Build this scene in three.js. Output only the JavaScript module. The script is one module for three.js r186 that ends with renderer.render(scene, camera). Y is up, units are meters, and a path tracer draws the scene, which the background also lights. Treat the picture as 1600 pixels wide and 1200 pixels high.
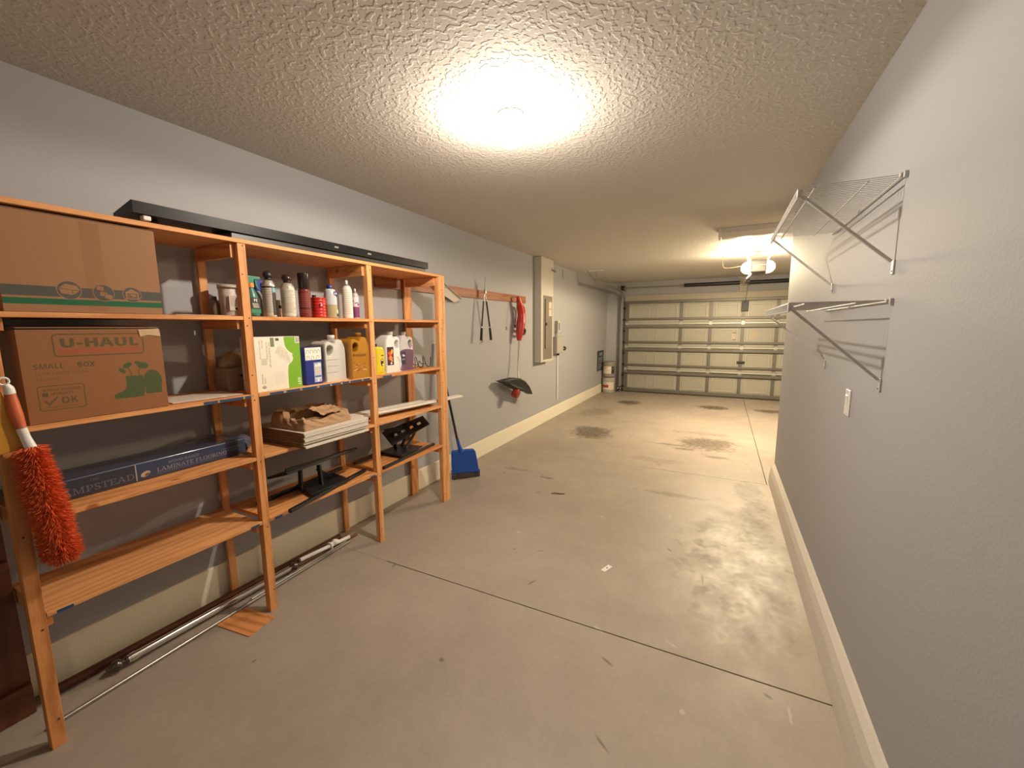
import * as THREE from 'three';
import { RoundedBoxGeometry } from 'three/addons/geometries/RoundedBoxGeometry.js';
import { mergeGeometries } from 'three/addons/utils/BufferGeometryUtils.js';

// ---------------------------------------------------------------- camera, light, exposure
const scene = new THREE.Scene();
scene.background = new THREE.Color(0x000000);
const RAD = Math.PI / 180;
const camera = new THREE.PerspectiveCamera(2 * Math.atan(600 / 647.8) / RAD, 4 / 3, 0.05, 60);
camera.position.set(0, 1.55, 0);
camera.rotation.order = 'YXZ';
camera.rotation.set(-7.78 * RAD, 26.822 * RAD, -0.375 * RAD);
const renderer = new THREE.WebGLRenderer({ antialias: true });
renderer.toneMapping = THREE.LinearToneMapping;
renderer.toneMappingExposure = 1.0;
renderer.shadowMap.enabled = true;
const BULB = { color: new THREE.Color(1.0, 0.87, 0.72), near: 8.2, far: 8.0, opener: 23.0, nearUp: 0.46, farUp: 0.24, farColor: new THREE.Color(1.0, 0.80, 0.52) };

// ---------------------------------------------------------------- helpers
let seed = 20240611;
const rnd = () => { seed |= 0; seed = seed + 0x6D2B79F5 | 0; let t = Math.imul(seed ^ seed >>> 15, 1 | seed); t = t + Math.imul(t ^ t >>> 7, 61 | t) ^ t; return ((t ^ t >>> 14) >>> 0) / 4294967296; };
const rr = (a, b) => a + (b - a) * rnd();
const taken = {};
function numbered(n) { if (!(n in taken)) { taken[n] = 0; return n; } taken[n]++; return n + '_' + String(taken[n]).padStart(3, '0'); }
const M = (color, roughness = 0.6, o = {}) => new THREE.MeshStandardMaterial({ color, roughness, ...o });
const lin = (r, g, b) => new THREE.Color().setRGB(r, g, b);
function mesh(name, geo, mat, parent, p = [0, 0, 0], r = [0, 0, 0]) {
  const m = new THREE.Mesh(geo, mat); m.name = name; m.position.set(...p); m.rotation.set(...r);
  m.castShadow = m.receiveShadow = true; parent.add(m); return m;
}
function tag(o, label, category, group, kind) {
  o.userData.label = label; o.userData.category = category;
  if (group) o.userData.group = group; if (kind) o.userData.kind = kind; return o;
}
function thing(name, label, category, p = [0, 0, 0], turn = 0, group, kind) {
  const g = new THREE.Group(); g.name = numbered(name); g.position.set(...p); g.rotation.y = turn; scene.add(g);
  return tag(g, label, category, group, kind);
}
// a part given in world coordinates under an unrotated thing
function wpart(g, name, geo, mat, p = [0, 0, 0], r = [0, 0, 0]) {
  return mesh(name, geo, mat, g, [p[0] - g.position.x, p[1] - g.position.y, p[2] - g.position.z], r);
}
const box = (w, h, d) => new THREE.BoxGeometry(w, h, d);
const rbox = (w, h, d, r = 0.004, s = 2) => new RoundedBoxGeometry(w, h, d, s, Math.min(r, w / 2.05, h / 2.05, d / 2.05));
const cyl = (r, h, n = 20, r2 = r) => new THREE.CylinderGeometry(r2, r, h, n);
const V3 = (a) => new THREE.Vector3(...a);
const lathe = (pts, n = 28) => new THREE.LatheGeometry(pts.map(p => new THREE.Vector2(p[0], p[1])), n);
const tube = (pts, r, seg = 24, n = 8, tension = 0.5) => new THREE.TubeGeometry(new THREE.CatmullRomCurve3(pts.map(V3), false, 'catmullrom', tension), seg, r, n);
// straight rod between two points
function rodGeo(a, b, r, n = 8) {
  const A = V3(a), B = V3(b), d = B.clone().sub(A), g = new THREE.CylinderGeometry(r, r, d.length(), n);
  g.applyQuaternion(new THREE.Quaternion().setFromUnitVectors(new THREE.Vector3(0, 1, 0), d.normalize()));
  g.translate(...A.add(B).multiplyScalar(0.5).toArray()); return g;
}
// rectangular bar between two points: w across, h along "up" hint
function barGeo(a, b, w, h, up = [0, 1, 0]) {
  const A = V3(a), B = V3(b), d = B.clone().sub(A), L = d.length(); d.normalize();
  const s = new THREE.Vector3().crossVectors(d, V3(up)).normalize(), u = new THREE.Vector3().crossVectors(s, d);
  const g = rbox(L, h, w, 0.0015, 1);
  g.applyMatrix4(new THREE.Matrix4().makeBasis(d, u, s)); g.translate(...A.add(B).multiplyScalar(0.5).toArray()); return g;
}
// swept body with a radius at each point
function sweep(pts, radii, n = 14, flat = 1) {
  const c = new THREE.CatmullRomCurve3(pts.map(V3)), S = Math.max(12, pts.length * 5), fr = c.computeFrenetFrames(S), pos = [], uv = [], idx = [];
  const rad = t => { const k = t * (radii.length - 1), i = Math.min(radii.length - 2, Math.floor(k)), f = k - i; return radii[i] * (1 - f) + radii[i + 1] * f; };
  for (let i = 0; i <= S; i++) {
    const t = i / S, u = t, p = c.getPoint(u), r = rad(t);
    for (let j = 0; j <= n; j++) { const a = j / n * Math.PI * 2, ca = Math.cos(a) * r, sa = Math.sin(a) * r * flat;
      pos.push(p.x + fr.normals[i].x * ca + fr.binormals[i].x * sa, p.y + fr.normals[i].y * ca + fr.binormals[i].y * sa, p.z + fr.normals[i].z * ca + fr.binormals[i].z * sa); uv.push(j / n, t); }
  }
  for (let i = 0; i < S; i++) for (let j = 0; j < n; j++) { const a = i * (n + 1) + j, b = a + n + 1; idx.push(a, b, a + 1, b, b + 1, a + 1); }
  for (const e of [0, S]) { const k = pos.length / 3, p = c.getPoint(e / S); pos.push(p.x, p.y, p.z); uv.push(.5, .5); for (let j = 0; j < n; j++) { const a = e * (n + 1) + j; e ? idx.push(k, a, a + 1) : idx.push(k, a + 1, a); } }
  const g = new THREE.BufferGeometry(); g.setAttribute('position', new THREE.Float32BufferAttribute(pos, 3)); g.setAttribute('uv', new THREE.Float32BufferAttribute(uv, 2)); g.setIndex(idx); g.computeVertexNormals(); return g;
}
// outline in x,y extruded about z = 0
function slabShape(outline, depth, bevel = 0.004, holes = []) {
  const s = new THREE.Shape(outline.map(p => new THREE.Vector2(...p)));
  for (const h of holes) s.holes.push(new THREE.Path(h.map(p => new THREE.Vector2(...p))));
  const g = new THREE.ExtrudeGeometry(s, { depth: Math.max(0.0005, depth - 2 * bevel), bevelEnabled: bevel > 0, bevelThickness: bevel, bevelSize: bevel, bevelOffset: -bevel, bevelSegments: 3, curveSegments: 10 });
  g.translate(0, 0, -(depth / 2 - bevel)); return g;
}
function smoothOutline(pts, n = 60, closed = true) {
  const c = new THREE.CatmullRomCurve3(pts.map(p => new THREE.Vector3(p[0], p[1], 0)), closed, 'catmullrom', 0.4);
  return c.getPoints(n).slice(0, closed ? n : n + 1).map(p => [p.x, p.y]);
}

// ---------------------------------------------------------------- noise and textures
const PERM = new Uint8Array(512); { const a = [...Array(256).keys()]; for (let i = 255; i > 0; i--) { const j = Math.floor(rnd() * (i + 1)); [a[i], a[j]] = [a[j], a[i]]; } for (let i = 0; i < 512; i++) PERM[i] = a[i & 255]; }
const fade = t => t * t * t * (t * (t * 6 - 15) + 10);
function grad(h, x, y) { switch (h & 7) { case 0: return x + y; case 1: return x - y; case 2: return -x + y; case 3: return -x - y; case 4: return 1.41 * x; case 5: return -1.41 * x; case 6: return 1.41 * y; default: return -1.41 * y; } }
function pn(x, y, px = 256, py = px) {     // periodic gradient noise, about -1..1
  const X = Math.floor(x), Y = Math.floor(y), fx = x - X, fy = y - Y, x0 = ((X % px) + px) % px, x1 = (x0 + 1) % px, y0 = ((Y % py) + py) % py, y1 = (y0 + 1) % py;
  const u = fade(fx), v = fade(fy);
  const a = grad(PERM[PERM[x0 & 255] + (y0 & 255)], fx, fy), b = grad(PERM[PERM[x1 & 255] + (y0 & 255)], fx - 1, fy), c = grad(PERM[PERM[x0 & 255] + (y1 & 255)], fx, fy - 1), d = grad(PERM[PERM[x1 & 255] + (y1 & 255)], fx - 1, fy - 1);
  return a + u * (b - a) + v * (c - a + u * (a - b - c + d));
}
const clamp = (x, a = 0, b = 1) => Math.min(b, Math.max(a, x));
const sstep = (a, b, x) => { const t = clamp((x - a) / (b - a)); return t * t * (3 - 2 * t); };
function dataTex(w, h, fn, srgb) {
  const d = new Uint8Array(w * h * 4), o = [0, 0, 0];
  for (let y = 0; y < h; y++) for (let x = 0; x < w; x++) { fn(x / w, y / h, o, x, y); const i = (y * w + x) * 4; d[i] = clamp(o[0], 0, 255); d[i + 1] = clamp(o[1], 0, 255); d[i + 2] = clamp(o[2], 0, 255); d[i + 3] = 255; }
  const t = new THREE.DataTexture(d, w, h); t.wrapS = t.wrapT = THREE.RepeatWrapping; t.magFilter = THREE.LinearFilter; t.minFilter = THREE.LinearMipmapLinearFilter; t.generateMipmaps = true;
  if (srgb) t.colorSpace = THREE.SRGBColorSpace; t.needsUpdate = true; return t;
}
function canvasTex(w, h, draw) {
  const c = document.createElement('canvas'); c.width = w; c.height = h; const x = c.getContext('2d'); draw(x, w, h);
  const t = new THREE.CanvasTexture(c); t.colorSpace = THREE.SRGBColorSpace; return t;
}
const gray = (o, v) => { o[0] = o[1] = o[2] = v; };
// knock-down ceiling plaster: flattened islands with soft rims
const ceilBump = dataTex(2048, 2048, (u, v, o) => {
  const wx = u * 96 + 0.55 * pn(u * 40, v * 40, 40), wy = v * 96 + 0.55 * pn(u * 40 + 7.3, v * 40 + 2.1, 40);
  const n = pn(wx * 0.55 % 256, wy * 0.55 % 256, 53) * 0.0 + pn(u * 70 + 0.5 * pn(u * 30, v * 30, 30), v * 70 + 0.5 * pn(u * 30 + 3, v * 30 + 9, 30), 70);
  const m = pn(u * 150, v * 150, 150);
  const isl = sstep(0.02, 0.30, n + 0.28 * m);
  gray(o, 60 + 150 * isl + 18 * m + 10 * pn(u * 250, v * 250, 250));
});
const wallBump = dataTex(512, 512, (u, v, o) => gray(o, 128 + 70 * pn(u * 60, v * 60, 60) + 35 * pn(u * 120, v * 120, 120)));
function woodTex(base, dark, knots, streak, w = 1024, h = 256) {
  const K = []; for (let i = 0; i < knots; i++) K.push([rnd(), rr(.15, .85), rr(.010, .022)]);
  return dataTex(w, h, (u, v, o) => {
    let warp = 0, kn = 0;
    for (const [ku, kv, kr] of K) { const dx = (u - ku) * 4.2, dy = (v - kv) * 1.0, d = Math.hypot(dx * 0.42, dy); warp += 0.10 * Math.sign(dy || 1) * Math.exp(-d * d / 0.02); kn = Math.max(kn, 1 - sstep(kr * 1.6, kr * 4.4, Math.hypot(dx * .8, dy))); }
    const vv = v + warp + 0.05 * pn(u * 3, v * 2, 3, 2) + 0.012 * pn(u * 14, v * 6, 14, 6);
    const ring = 0.5 + 0.5 * Math.sin(vv * 46 + 3 * pn(u * 2, v * 3, 2, 3)), fib = pn(u * 26, v * 128, 26, 128), blot = pn(u * 6, v * 3, 6, 3);
    let t = streak * (0.42 * Math.pow(ring, 2.2) + 0.20 * fib) + 0.16 * blot + 0.85 * kn; t = clamp(t, 0, 1);
    for (let k = 0; k < 3; k++) o[k] = base[k] * (1 - t) + dark[k] * t;
  }, true);
}
const WOOD = [woodTex([222, 156, 96], [150, 86, 42], 2, 0.9), woodTex([214, 146, 86], [138, 78, 36], 3, 1.0), woodTex([226, 165, 106], [164, 100, 52], 1, 0.8)];
const woodMats = WOOD.map(t => M(0xffffff, 0.62, { map: t }));
const plankMat = M(0xffffff, 0.55, { map: woodTex([158, 96, 58], [96, 50, 28], 2, 0.9) });
const darkWoodMat = M(0xffffff, 0.45, { map: woodTex([96, 50, 30], [52, 26, 16], 0, 0.8, 512, 128) });
// box whose texture runs along its longest side, in metres
function woodBox(w, h, d, seg = 0.0015) {
  const g = rbox(w, h, d, seg, 1), p = g.attributes.position, n = g.attributes.normal, uv = g.attributes.uv, dim = [w, h, d], L = dim.indexOf(Math.max(...dim)), ou = rnd(), ov = rnd();
  for (let i = 0; i < p.count; i++) {
    const P = [p.getX(i), p.getY(i), p.getZ(i)], N = [Math.abs(n.getX(i)), Math.abs(n.getY(i)), Math.abs(n.getZ(i))], ax = N.indexOf(Math.max(...N));
    if (ax === L) { const o = [0, 1, 2].filter(k => k !== L); uv.setXY(i, ou + P[o[0]] / 3, ov + P[o[1]] / 0.3); }
    else { const o = [0, 1, 2].find(k => k !== L && k !== ax); uv.setXY(i, ou + P[L] / 1.3, ov + P[o] / 0.34); }
  }
  return g;
}
const wmat = () => woodMats[Math.floor(rnd() * woodMats.length)];
// uv in metres for flat-sided boxes
function metreUV(g, s, off = [0, 0, 0]) {
  const p = g.attributes.position, n = g.attributes.normal, uv = g.attributes.uv;
  for (let i = 0; i < p.count; i++) { const P = [p.getX(i) + off[0], p.getY(i) + off[1], p.getZ(i) + off[2]], N = [Math.abs(n.getX(i)), Math.abs(n.getY(i)), Math.abs(n.getZ(i))], ax = N.indexOf(Math.max(...N)), o = [0, 1, 2].filter(k => k !== ax); uv.setXY(i, P[o[0]] / s, P[o[1]] / s); }
  return g;
}

// ---------------------------------------------------------------- common materials
const wallMat = M(lin(0.385, 0.385, 0.40), 0.72, { bumpMap: wallBump, bumpScale: 0.0006 });
const ceilMat = M(lin(0.58, 0.55, 0.495), 0.8, { bumpMap: ceilBump, bumpScale: 0.0022 });
const galv = M(lin(0.30, 0.29, 0.265), 0.45, { metalness: 0.5 });
const steel = M(lin(0.55, 0.54, 0.52), 0.3, { metalness: 0.9 });
const chrome = M(lin(0.75, 0.74, 0.72), 0.12, { metalness: 1 });
const blackMetal = M(lin(0.012, 0.012, 0.014), 0.38);
const blackPlastic = M(lin(0.016, 0.016, 0.018), 0.45);
const white = M(lin(0.78, 0.77, 0.74), 0.45);
const whiteGloss = M(lin(0.80, 0.79, 0.76), 0.3);
const creamTrim = M(lin(0.70, 0.62, 0.48), 0.6);
const redPlastic = M(lin(0.55, 0.03, 0.02), 0.35);
const W_L = -2.54, W_R = 0.53, CEIL = 2.58, Z_B = -10.16, Z_N = 1.35, X_FR = 3.3, Z_C = -4.72;

// ---------------------------------------------------------------- the room
function roomBox(name, x0, x1, y0, y1, z0, z1, mat, label, category, s = 0.6) {
  const c = [(x0 + x1) / 2, (y0 + y1) / 2, (z0 + z1) / 2], g = metreUV(box(Math.abs(x1 - x0), Math.abs(y1 - y0), Math.abs(z1 - z0)), s, c);
  const m = mesh(name, g, mat, scene, c); return tag(m, label, category, null, 'structure');
}
roomBox('wall_left', W_L - 0.12, W_L, 0, CEIL, Z_B - 0.1, Z_N + 0.12, wallMat, 'long light grey painted wall behind the wooden shelving', 'wall');
roomBox('wall_right', W_R, W_R + 0.12, 0, CEIL, Z_C, Z_N + 0.12, wallMat, 'light grey painted wall that carries the two wire shelves', 'wall');
roomBox('wall_return', W_R + 0.12, X_FR + 0.12, 0, CEIL, Z_C, Z_C + 0.12, wallMat, 'grey wall turning the corner beyond the wire shelves', 'wall');
roomBox('wall_far_right', X_FR, X_FR + 0.12, 0, CEIL, Z_B - 0.1, Z_C, wallMat, 'grey side wall of the wider bay by the garage door', 'wall');
roomBox('wall_behind', W_L - 0.12, W_R + 0.12, 0, CEIL, Z_N, Z_N + 0.12, wallMat, 'grey wall behind the viewer closing the near end', 'wall');
{ // wall around the garage door
  const g = thing('wall_back', 'grey end wall framing the garage door', 'wall', [0.37, 0, Z_B - 0.06], 0, null, 'structure');
  wpart(g, 'side_pier', metreUV(box(0.60, CEIL, 0.12), 0.6), wallMat, [-2.36, CEIL / 2, Z_B - 0.06]);
  wpart(g, 'side_pier', metreUV(box(0.66, CEIL, 0.12), 0.6), wallMat, [3.03, CEIL / 2, Z_B - 0.06]);
  wpart(g, 'lintel', metreUV(box(4.76, CEIL - 2.08, 0.12), 0.6), wallMat, [0.32, (CEIL + 2.08) / 2, Z_B - 0.06]);
  const ceilingTrim = M(lin(0.46, 0.41, 0.33), 0.6);
  wpart(g, 'header_board', rbox(4.96, 0.145, 0.03, 0.003), ceilingTrim, [0.37, 2.195, Z_B + 0.015]);
  wpart(g, 'spring_pad', rbox(0.13, 0.26, 0.04, 0.003), ceilingTrim, [0.33, 2.40, Z_B + 0.02]);
}
{ const g = metreUV(box(X_FR - W_L + 0.24, 0.12, Z_N - Z_B + 0.24), 1.7, [0.4, 0, -4.4]);
  tag(mesh('ceiling', g, ceilMat, scene, [(X_FR + W_L) / 2, CEIL + 0.06, (Z_N + Z_B) / 2]), 'cream ceiling with knock-down plaster texture', 'ceiling', null, 'structure'); }

// concrete floor, cut into slabs by saw joints
const FX0 = -2.66, FX1 = 3.42, FZ0 = Z_N + 0.12, FZ1 = Z_B - 0.12;
const stains = [[-1.655, -5.88, .34, .42, .62], [-0.10, -5.93, .40, .36, .52], [-1.64, -8.6, .25, .32, .75], [-0.10, -8.72, .28, .26, .72], [0.86, -8.74, .30, .22, .62], [-1.98, -7.4, .35, .5, .22], [-0.62, -4.95, .4, .12, .14], [-0.35, -3.95, .34, .05, .26], [0.02, -5.35, .16, .05, .4], [-0.35, -5.55, .14, .05, .4], [-0.55, -5.7, .3, .035, .45], [-0.2, -6.5, .5, .1, .16], [0.32, -3.6, .12, .7, .30], [0.36, -2.6, .09, .5, .25], [0.30, -4.35, .14, .35, .32], [-1.55, -3.85, .10, .03, .4], [-1.95, -3.95, .22, .06, .22]];
const marks = []; for (let i = 0; i < 70; i++) marks.push([rr(-2.1, .45), rr(-9.5, -.6), rr(.004, .012), rr(.01, .05), rr(0, 3.1), rnd() < .3 ? 1 : 0]);
marks.push([-1.10, -1.42, .014, .018, .4, 0], [-0.25, -2.92, .012, .03, 1, 0], [-0.03, -2.65, .008, .07, 1.5, 0], [0.04, -2.68, .008, .07, .05, 0], [0.09, -3.15, .014, .05, .5, 0], [-1.75, -5.55, .016, .16, 2.5, 1]);
const floorTex = dataTex(2048, 2048, (u, v, o) => {
  const x = FX0 + u * (FX1 - FX0), z = FZ1 + v * (FZ0 - FZ1);
  const n1 = pn(x * 1.1 + 9, z * 1.1 + 40), n2 = pn(x * 4 + 3, z * 4 + 60), n3 = pn(x * 17 + 30, z * 17 + 200), n4 = pn(x * 70 + 100, z * 60 + 100);
  let r = 159, g = 147, b = 135, m = 1 + 0.05 * n1 + 0.03 * n2 + 0.018 * n3 + 0.022 * n4;
  let dk = 0;
  for (const [sx, sz, rx, rz, a] of stains) { const dx = (x - sx) / rx, dz = (z - sz) / rz; if (Math.abs(dx) > 1.5 || Math.abs(dz) > 1.5) continue; const d = Math.hypot(dx, dz) + 0.28 * n3 + 0.22 * n2; dk = Math.max(dk, 1.2 * a * (1 - sstep(0.45, 1.05, d)) * (0.75 + 0.35 * pn(x * 24 + 11, z * 24 + 33) + .2 * n4)); }
  // worn, dirty patch with scraped paint between the joints
  const wx = (x - 0.15) / 0.42, wz = (z + 2.95) / 0.75, wd = Math.hypot(wx, wz);
  if (wd < 1.4) { const w = (1 - sstep(0.5, 1.3, wd)) * sstep(0.05, 0.5, pn(x * 9 + 5, z * 6 + 5) + 0.7 * n3); dk = Math.max(dk, 0.30 * w); }
  for (const [sx, sz, a, l, t, k] of marks) { const dx = x - sx, dz = z - sz; if (dx * dx + dz * dz > l * l * 1.4 + .001) continue; const p = dx * Math.cos(t) + dz * Math.sin(t), q = -dx * Math.sin(t) + dz * Math.cos(t); const e = Math.hypot(p / l, q / a); if (e < 1) { if (k) { r = 178; g = 168; b = 156; } else dk = Math.max(dk, 0.55 * (1 - e * e)); } }
  o[0] = r * m * (1 - dk) + 62 * dk; o[1] = g * m * (1 - dk) + 52 * dk; o[2] = b * m * (1 - dk) + 40 * dk;
}, true);
const floorRough = dataTex(1024, 1024, (u, v, o) => {
  const x = FX0 + u * (FX1 - FX0), z = FZ1 + v * (FZ0 - FZ1);
  gray(o, 255 * clamp(0.54 + 0.10 * pn(x * 1.3 + 4, z * 1.3 + 50) + 0.08 * pn(x * 7 + 4, z * 5 + 90) + 0.05 * pn(x * 26 + 4, z * 26 + 150), 0.2, 0.9));
});
const floorMat = M(0xffffff, 1.0, { map: floorTex, roughnessMap: floorRough });
{
  const f = thing('floor', 'grey painted concrete garage floor with saw joints and oil stains', 'floor', [0, 0, 0], 0, null, 'structure');
  const slab = (x0, x1, z0, z1) => {
    const g = rbox(x1 - x0, 0.1, z0 - z1, 0.002, 1), p = g.attributes.position, uv = g.attributes.uv, cx = (x0 + x1) / 2, cz = (z0 + z1) / 2;
    for (let i = 0; i < p.count; i++) uv.setXY(i, (p.getX(i) + cx - FX0) / (FX1 - FX0), (p.getZ(i) + cz - FZ1) / (FZ0 - FZ1));
    mesh('slab', g, floorMat, f, [cx, -0.05, cz]);
  };
  slab(FX0, FX1, FZ0, -1.9345); slab(FX0, FX1, -1.9405, -4.613); slab(FX0, 0.466, -4.6175, FZ1); slab(0.4715, FX1, -4.6175, FZ1);
  mesh('joint_bed', box(FX1 - FX0, 0.03, FZ0 - FZ1), M(lin(0.06, 0.045, 0.03), 0.9), f, [(FX0 + FX1) / 2, -0.029, (FZ0 + FZ1) / 2]);
  const fillMat = M(lin(0.27, 0.235, 0.20), 0.7);
  mesh('joint_filler', box(0.72, 0.02, 0.008), fillMat, f, [-2.29, -0.0105, -1.9375]);
  mesh('joint_filler', box(1.85, 0.02, 0.008), fillMat, f, [-1.68, -0.0108, -4.6152]);
}
// concrete kerbs at the wall feet
{
  const kerb = M(lin(0.80, 0.74, 0.60), 0.65, { bumpMap: wallBump, bumpScale: 0.001 });
  const g = metreUV(rbox(0.05, 0.2, 9.75 + Z_N, 0.006, 2), 0.6); tag(mesh('baseboard_left', g, kerb, scene, [W_L + 0.012 - 0.025, 0.1, (Z_N - 9.75) / 2]), 'cream concrete kerb along the foot of the long grey wall', 'kerb', null, 'structure');
  const prof = [[0.60, 0], [0.487, 0], [0.489, 0.055], [0.494, 0.12], [0.505, 0.168], [0.522, 0.192], [0.535, 0.205], [0.60, 0.21]];
  const s = new THREE.Shape(prof.map(p => new THREE.Vector2(-p[0], p[1])));
  const e = new THREE.ExtrudeGeometry(s, { depth: Z_N + 4.70, bevelEnabled: false, steps: 1 }); e.rotateY(Math.PI); // x back to +, runs toward -z
  tag(mesh('baseboard_right', e, M(lin(0.70, 0.65, 0.58), 0.5, { bumpMap: wallBump, bumpScale: 0.0012 }), scene, [0, 0, Z_N]), 'rounded pale concrete kerb under the wire shelf wall', 'kerb', null, 'structure');
}

// ---------------------------------------------------------------- garage door
{
  const DX0 = -2.09, DX1 = 2.83, ZD = -10.12, H = 0.5334, g = thing('door_1', 'sectional garage door seen from inside with grey steel struts', 'garage door', [0.37, 0, ZD], 0, null, 'structure');
  const skin = M(lin(0.31, 0.295, 0.245), 0.55), skin2 = M(lin(0.33, 0.31, 0.26), 0.5), stileMat = M(lin(0.13, 0.122, 0.10), 0.5, { metalness: 0.3 });
  const secG = rbox(DX1 - DX0, H - 0.006, 0.03, 0.003), panG = slabShape([[-0.235, -0.165], [0.235, -0.165], [0.235, 0.165], [-0.235, 0.165]], 0.02, 0.008, [[[-0.19, -0.12], [-0.19, 0.12], [0.19, 0.12], [0.19, -0.12]]]);
  const stG = rbox(0.065, H - 0.04, 0.02, 0.003), endG = rbox(0.09, H - 0.01, 0.024, 0.003), hingeG = rbox(0.07, 0.10, 0.014, 0.004);
  const stiles = [-0.85, -0.25, 0.37, 0.985, 1.60, 2.21];
  for (let k = 0; k < 4; k++) {
    const s = wpart(g, 'door_section', secG, skin, [0.37, H * (k + 0.5) + 0.01, ZD]);
    for (let j = 0; j < 8; j++) { const px = -2.07 + 0.305 + 0.61 * j; mesh('embossed_panel', panG, skin2, s, [px - 0.37, -0.005, 0.013]); }
    for (const x of stiles) mesh('stile', stG, stileMat, s, [x - 0.37, 0, 0.024]);
    mesh('end_stile', endG, stileMat, s, [DX0 + 0.045 - 0.37, 0, 0.026]); mesh('end_stile', endG, stileMat, s, [DX1 - 0.045 - 0.37, 0, 0.026]);
  }
  const lightG = M(lin(0.50, 0.48, 0.43), 0.35, { metalness: 0.35 }), strut = (y, h, d, m) => wpart(g, 'strut', rbox(DX1 - DX0 - 0.02, h, d, 0.006), m, [0.37, y, ZD + 0.035 + d / 2]);
  strut(2.105, 0.06, 0.05, stileMat);
  for (const k of [1, 2, 3]) { const y = H * k + 0.01; strut(y + 0.112, 0.045, 0.025, stileMat); strut(y - 0.062, 0.055, 0.055, stileMat); wpart(g, 'strut_lip', rbox(DX1 - DX0 - 0.04, 0.022, 0.022, 0.004), lightG, [0.37, y + 0.0, ZD + 0.05]); for (const x of [...stiles, DX0 + 0.05, DX1 - 0.05]) wpart(g, 'hinge', hingeG, galv, [x, y, ZD + 0.05]); }
  strut(0.06, 0.07, 0.05, stileMat);
  wpart(g, 'bottom_seal', rbox(DX1 - DX0, 0.025, 0.05, 0.008), M(lin(0.20, 0.18, 0.15), 0.8), [0.37, 0.0135, ZD + 0.015]);
  wpart(g, 'latch_handle', rbox(0.15, 0.035, 0.04, 0.008), blackPlastic, [0.375, 0.785, ZD + 0.07]);
  const lab = M(0xffffff, 0.6, { map: canvasTex(128, 192, (c, w, h) => { c.fillStyle = '#b3aa98'; c.fillRect(0, 0, w, h); c.fillStyle = '#2c2620'; c.fillRect(8, 8, w - 16, 16); c.fillRect(8, h - 26, w - 16, 14); c.fillStyle = '#8f8676'; for (let i = 0; i < 8; i++) c.fillRect(14, 40 + i * 14, w - 40 + (i % 3) * 8, 4); }) });
  wpart(g, 'label_sticker', rbox(0.11, 0.17, 0.003, 0.001, 1), lab, [0.235, 1.33, ZD + 0.0165]);
  wpart(g, 'label_sticker', rbox(0.13, 0.06, 0.003, 0.001, 1), M(lin(0.38, 0.30, 0.20), 0.6), [0.60, 1.365, ZD + 0.0165]);
  wpart(g, 'arm_bracket', rbox(0.13, 0.20, 0.05, 0.008), M(lin(0.05, 0.055, 0.065), 0.7), [0.385, 1.96, ZD + 0.085]);
  for (let k = 0; k < 8; k++) { const r = cyl(0.018, 0.07, 12); r.rotateZ(Math.PI / 2); wpart(g, 'roller', r, blackMetal, [DX0 - 0.01, 0.14 + k * 0.262, ZD + 0.07]); }
}
// tracks
function doorTrack(x, side, label) {
  const g = thing('door_track', label, 'track', [x, 0, -10.02]);
  const ch = new THREE.Shape([[-.028, -.014], [.028, -.014], [.028, .014], [.018, .014], [.018, -.008], [-.018, -.008], [-.018, .014], [-.028, .014]].map(p => new THREE.Vector2(...p)));
  const v = new THREE.ExtrudeGeometry(ch, { depth: 2.12, bevelEnabled: false }); v.rotateX(-Math.PI / 2); wpart(g, 'vertical_rail', v, galv, [x, 0.01, -10.02]);
  wpart(g, 'wall_angle', rbox(0.012, 2.3, 0.09, 0.002), galv, [x - 0.034 * side, 1.16, -10.09]);
  for (const y of [0.3, 1.0, 1.7, 2.2]) wpart(g, 'jamb_bracket', rbox(0.06, 0.05, 0.07, 0.004), galv, [x - 0.012 * side, y, -10.085]);
  const arc = []; for (let i = 0; i <= 6; i++) { const a = i / 6 * Math.PI / 2; arc.push([x, 2.12 + 0.26 * Math.sin(a), -10.02 + 0.26 * (1 - Math.cos(a))]); }
  wpart(g, 'curved_rail', tube(arc, 0.022, 16, 8), galv, [0, 0, 0]).position.set(-g.position.x, -g.position.y, -g.position.z);
  wpart(g, 'horizontal_rail', barGeo([0, 0, 0], [0, 0, 2.08], 0.03, 0.056), galv, [x, 2.38, -9.77]);
  wpart(g, 'hanger', barGeo([0, 0, 0], [0, CEIL - 2.36, 0], 0.03, 0.004, [1, 0, 0]), galv, [x, 2.36, -7.72]);
  wpart(g, 'hanger', barGeo([0, 0, 0], [-0.16 * side, CEIL - 2.37, 0.05], 0.03, 0.004, [0, 0, 1]), galv, [x, 2.37, -7.73]);
  wpart(g, 'ceiling_angle', rbox(0.34, 0.012, 0.03, 0.003), white, [x - 0.04 * side, CEIL - 0.006, -7.70]);
}
doorTrack(-2.15, 1, 'galvanised door track beside the stacked buckets');
doorTrack(2.89, -1, 'galvanised door track at the hidden side of the garage door');
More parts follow.
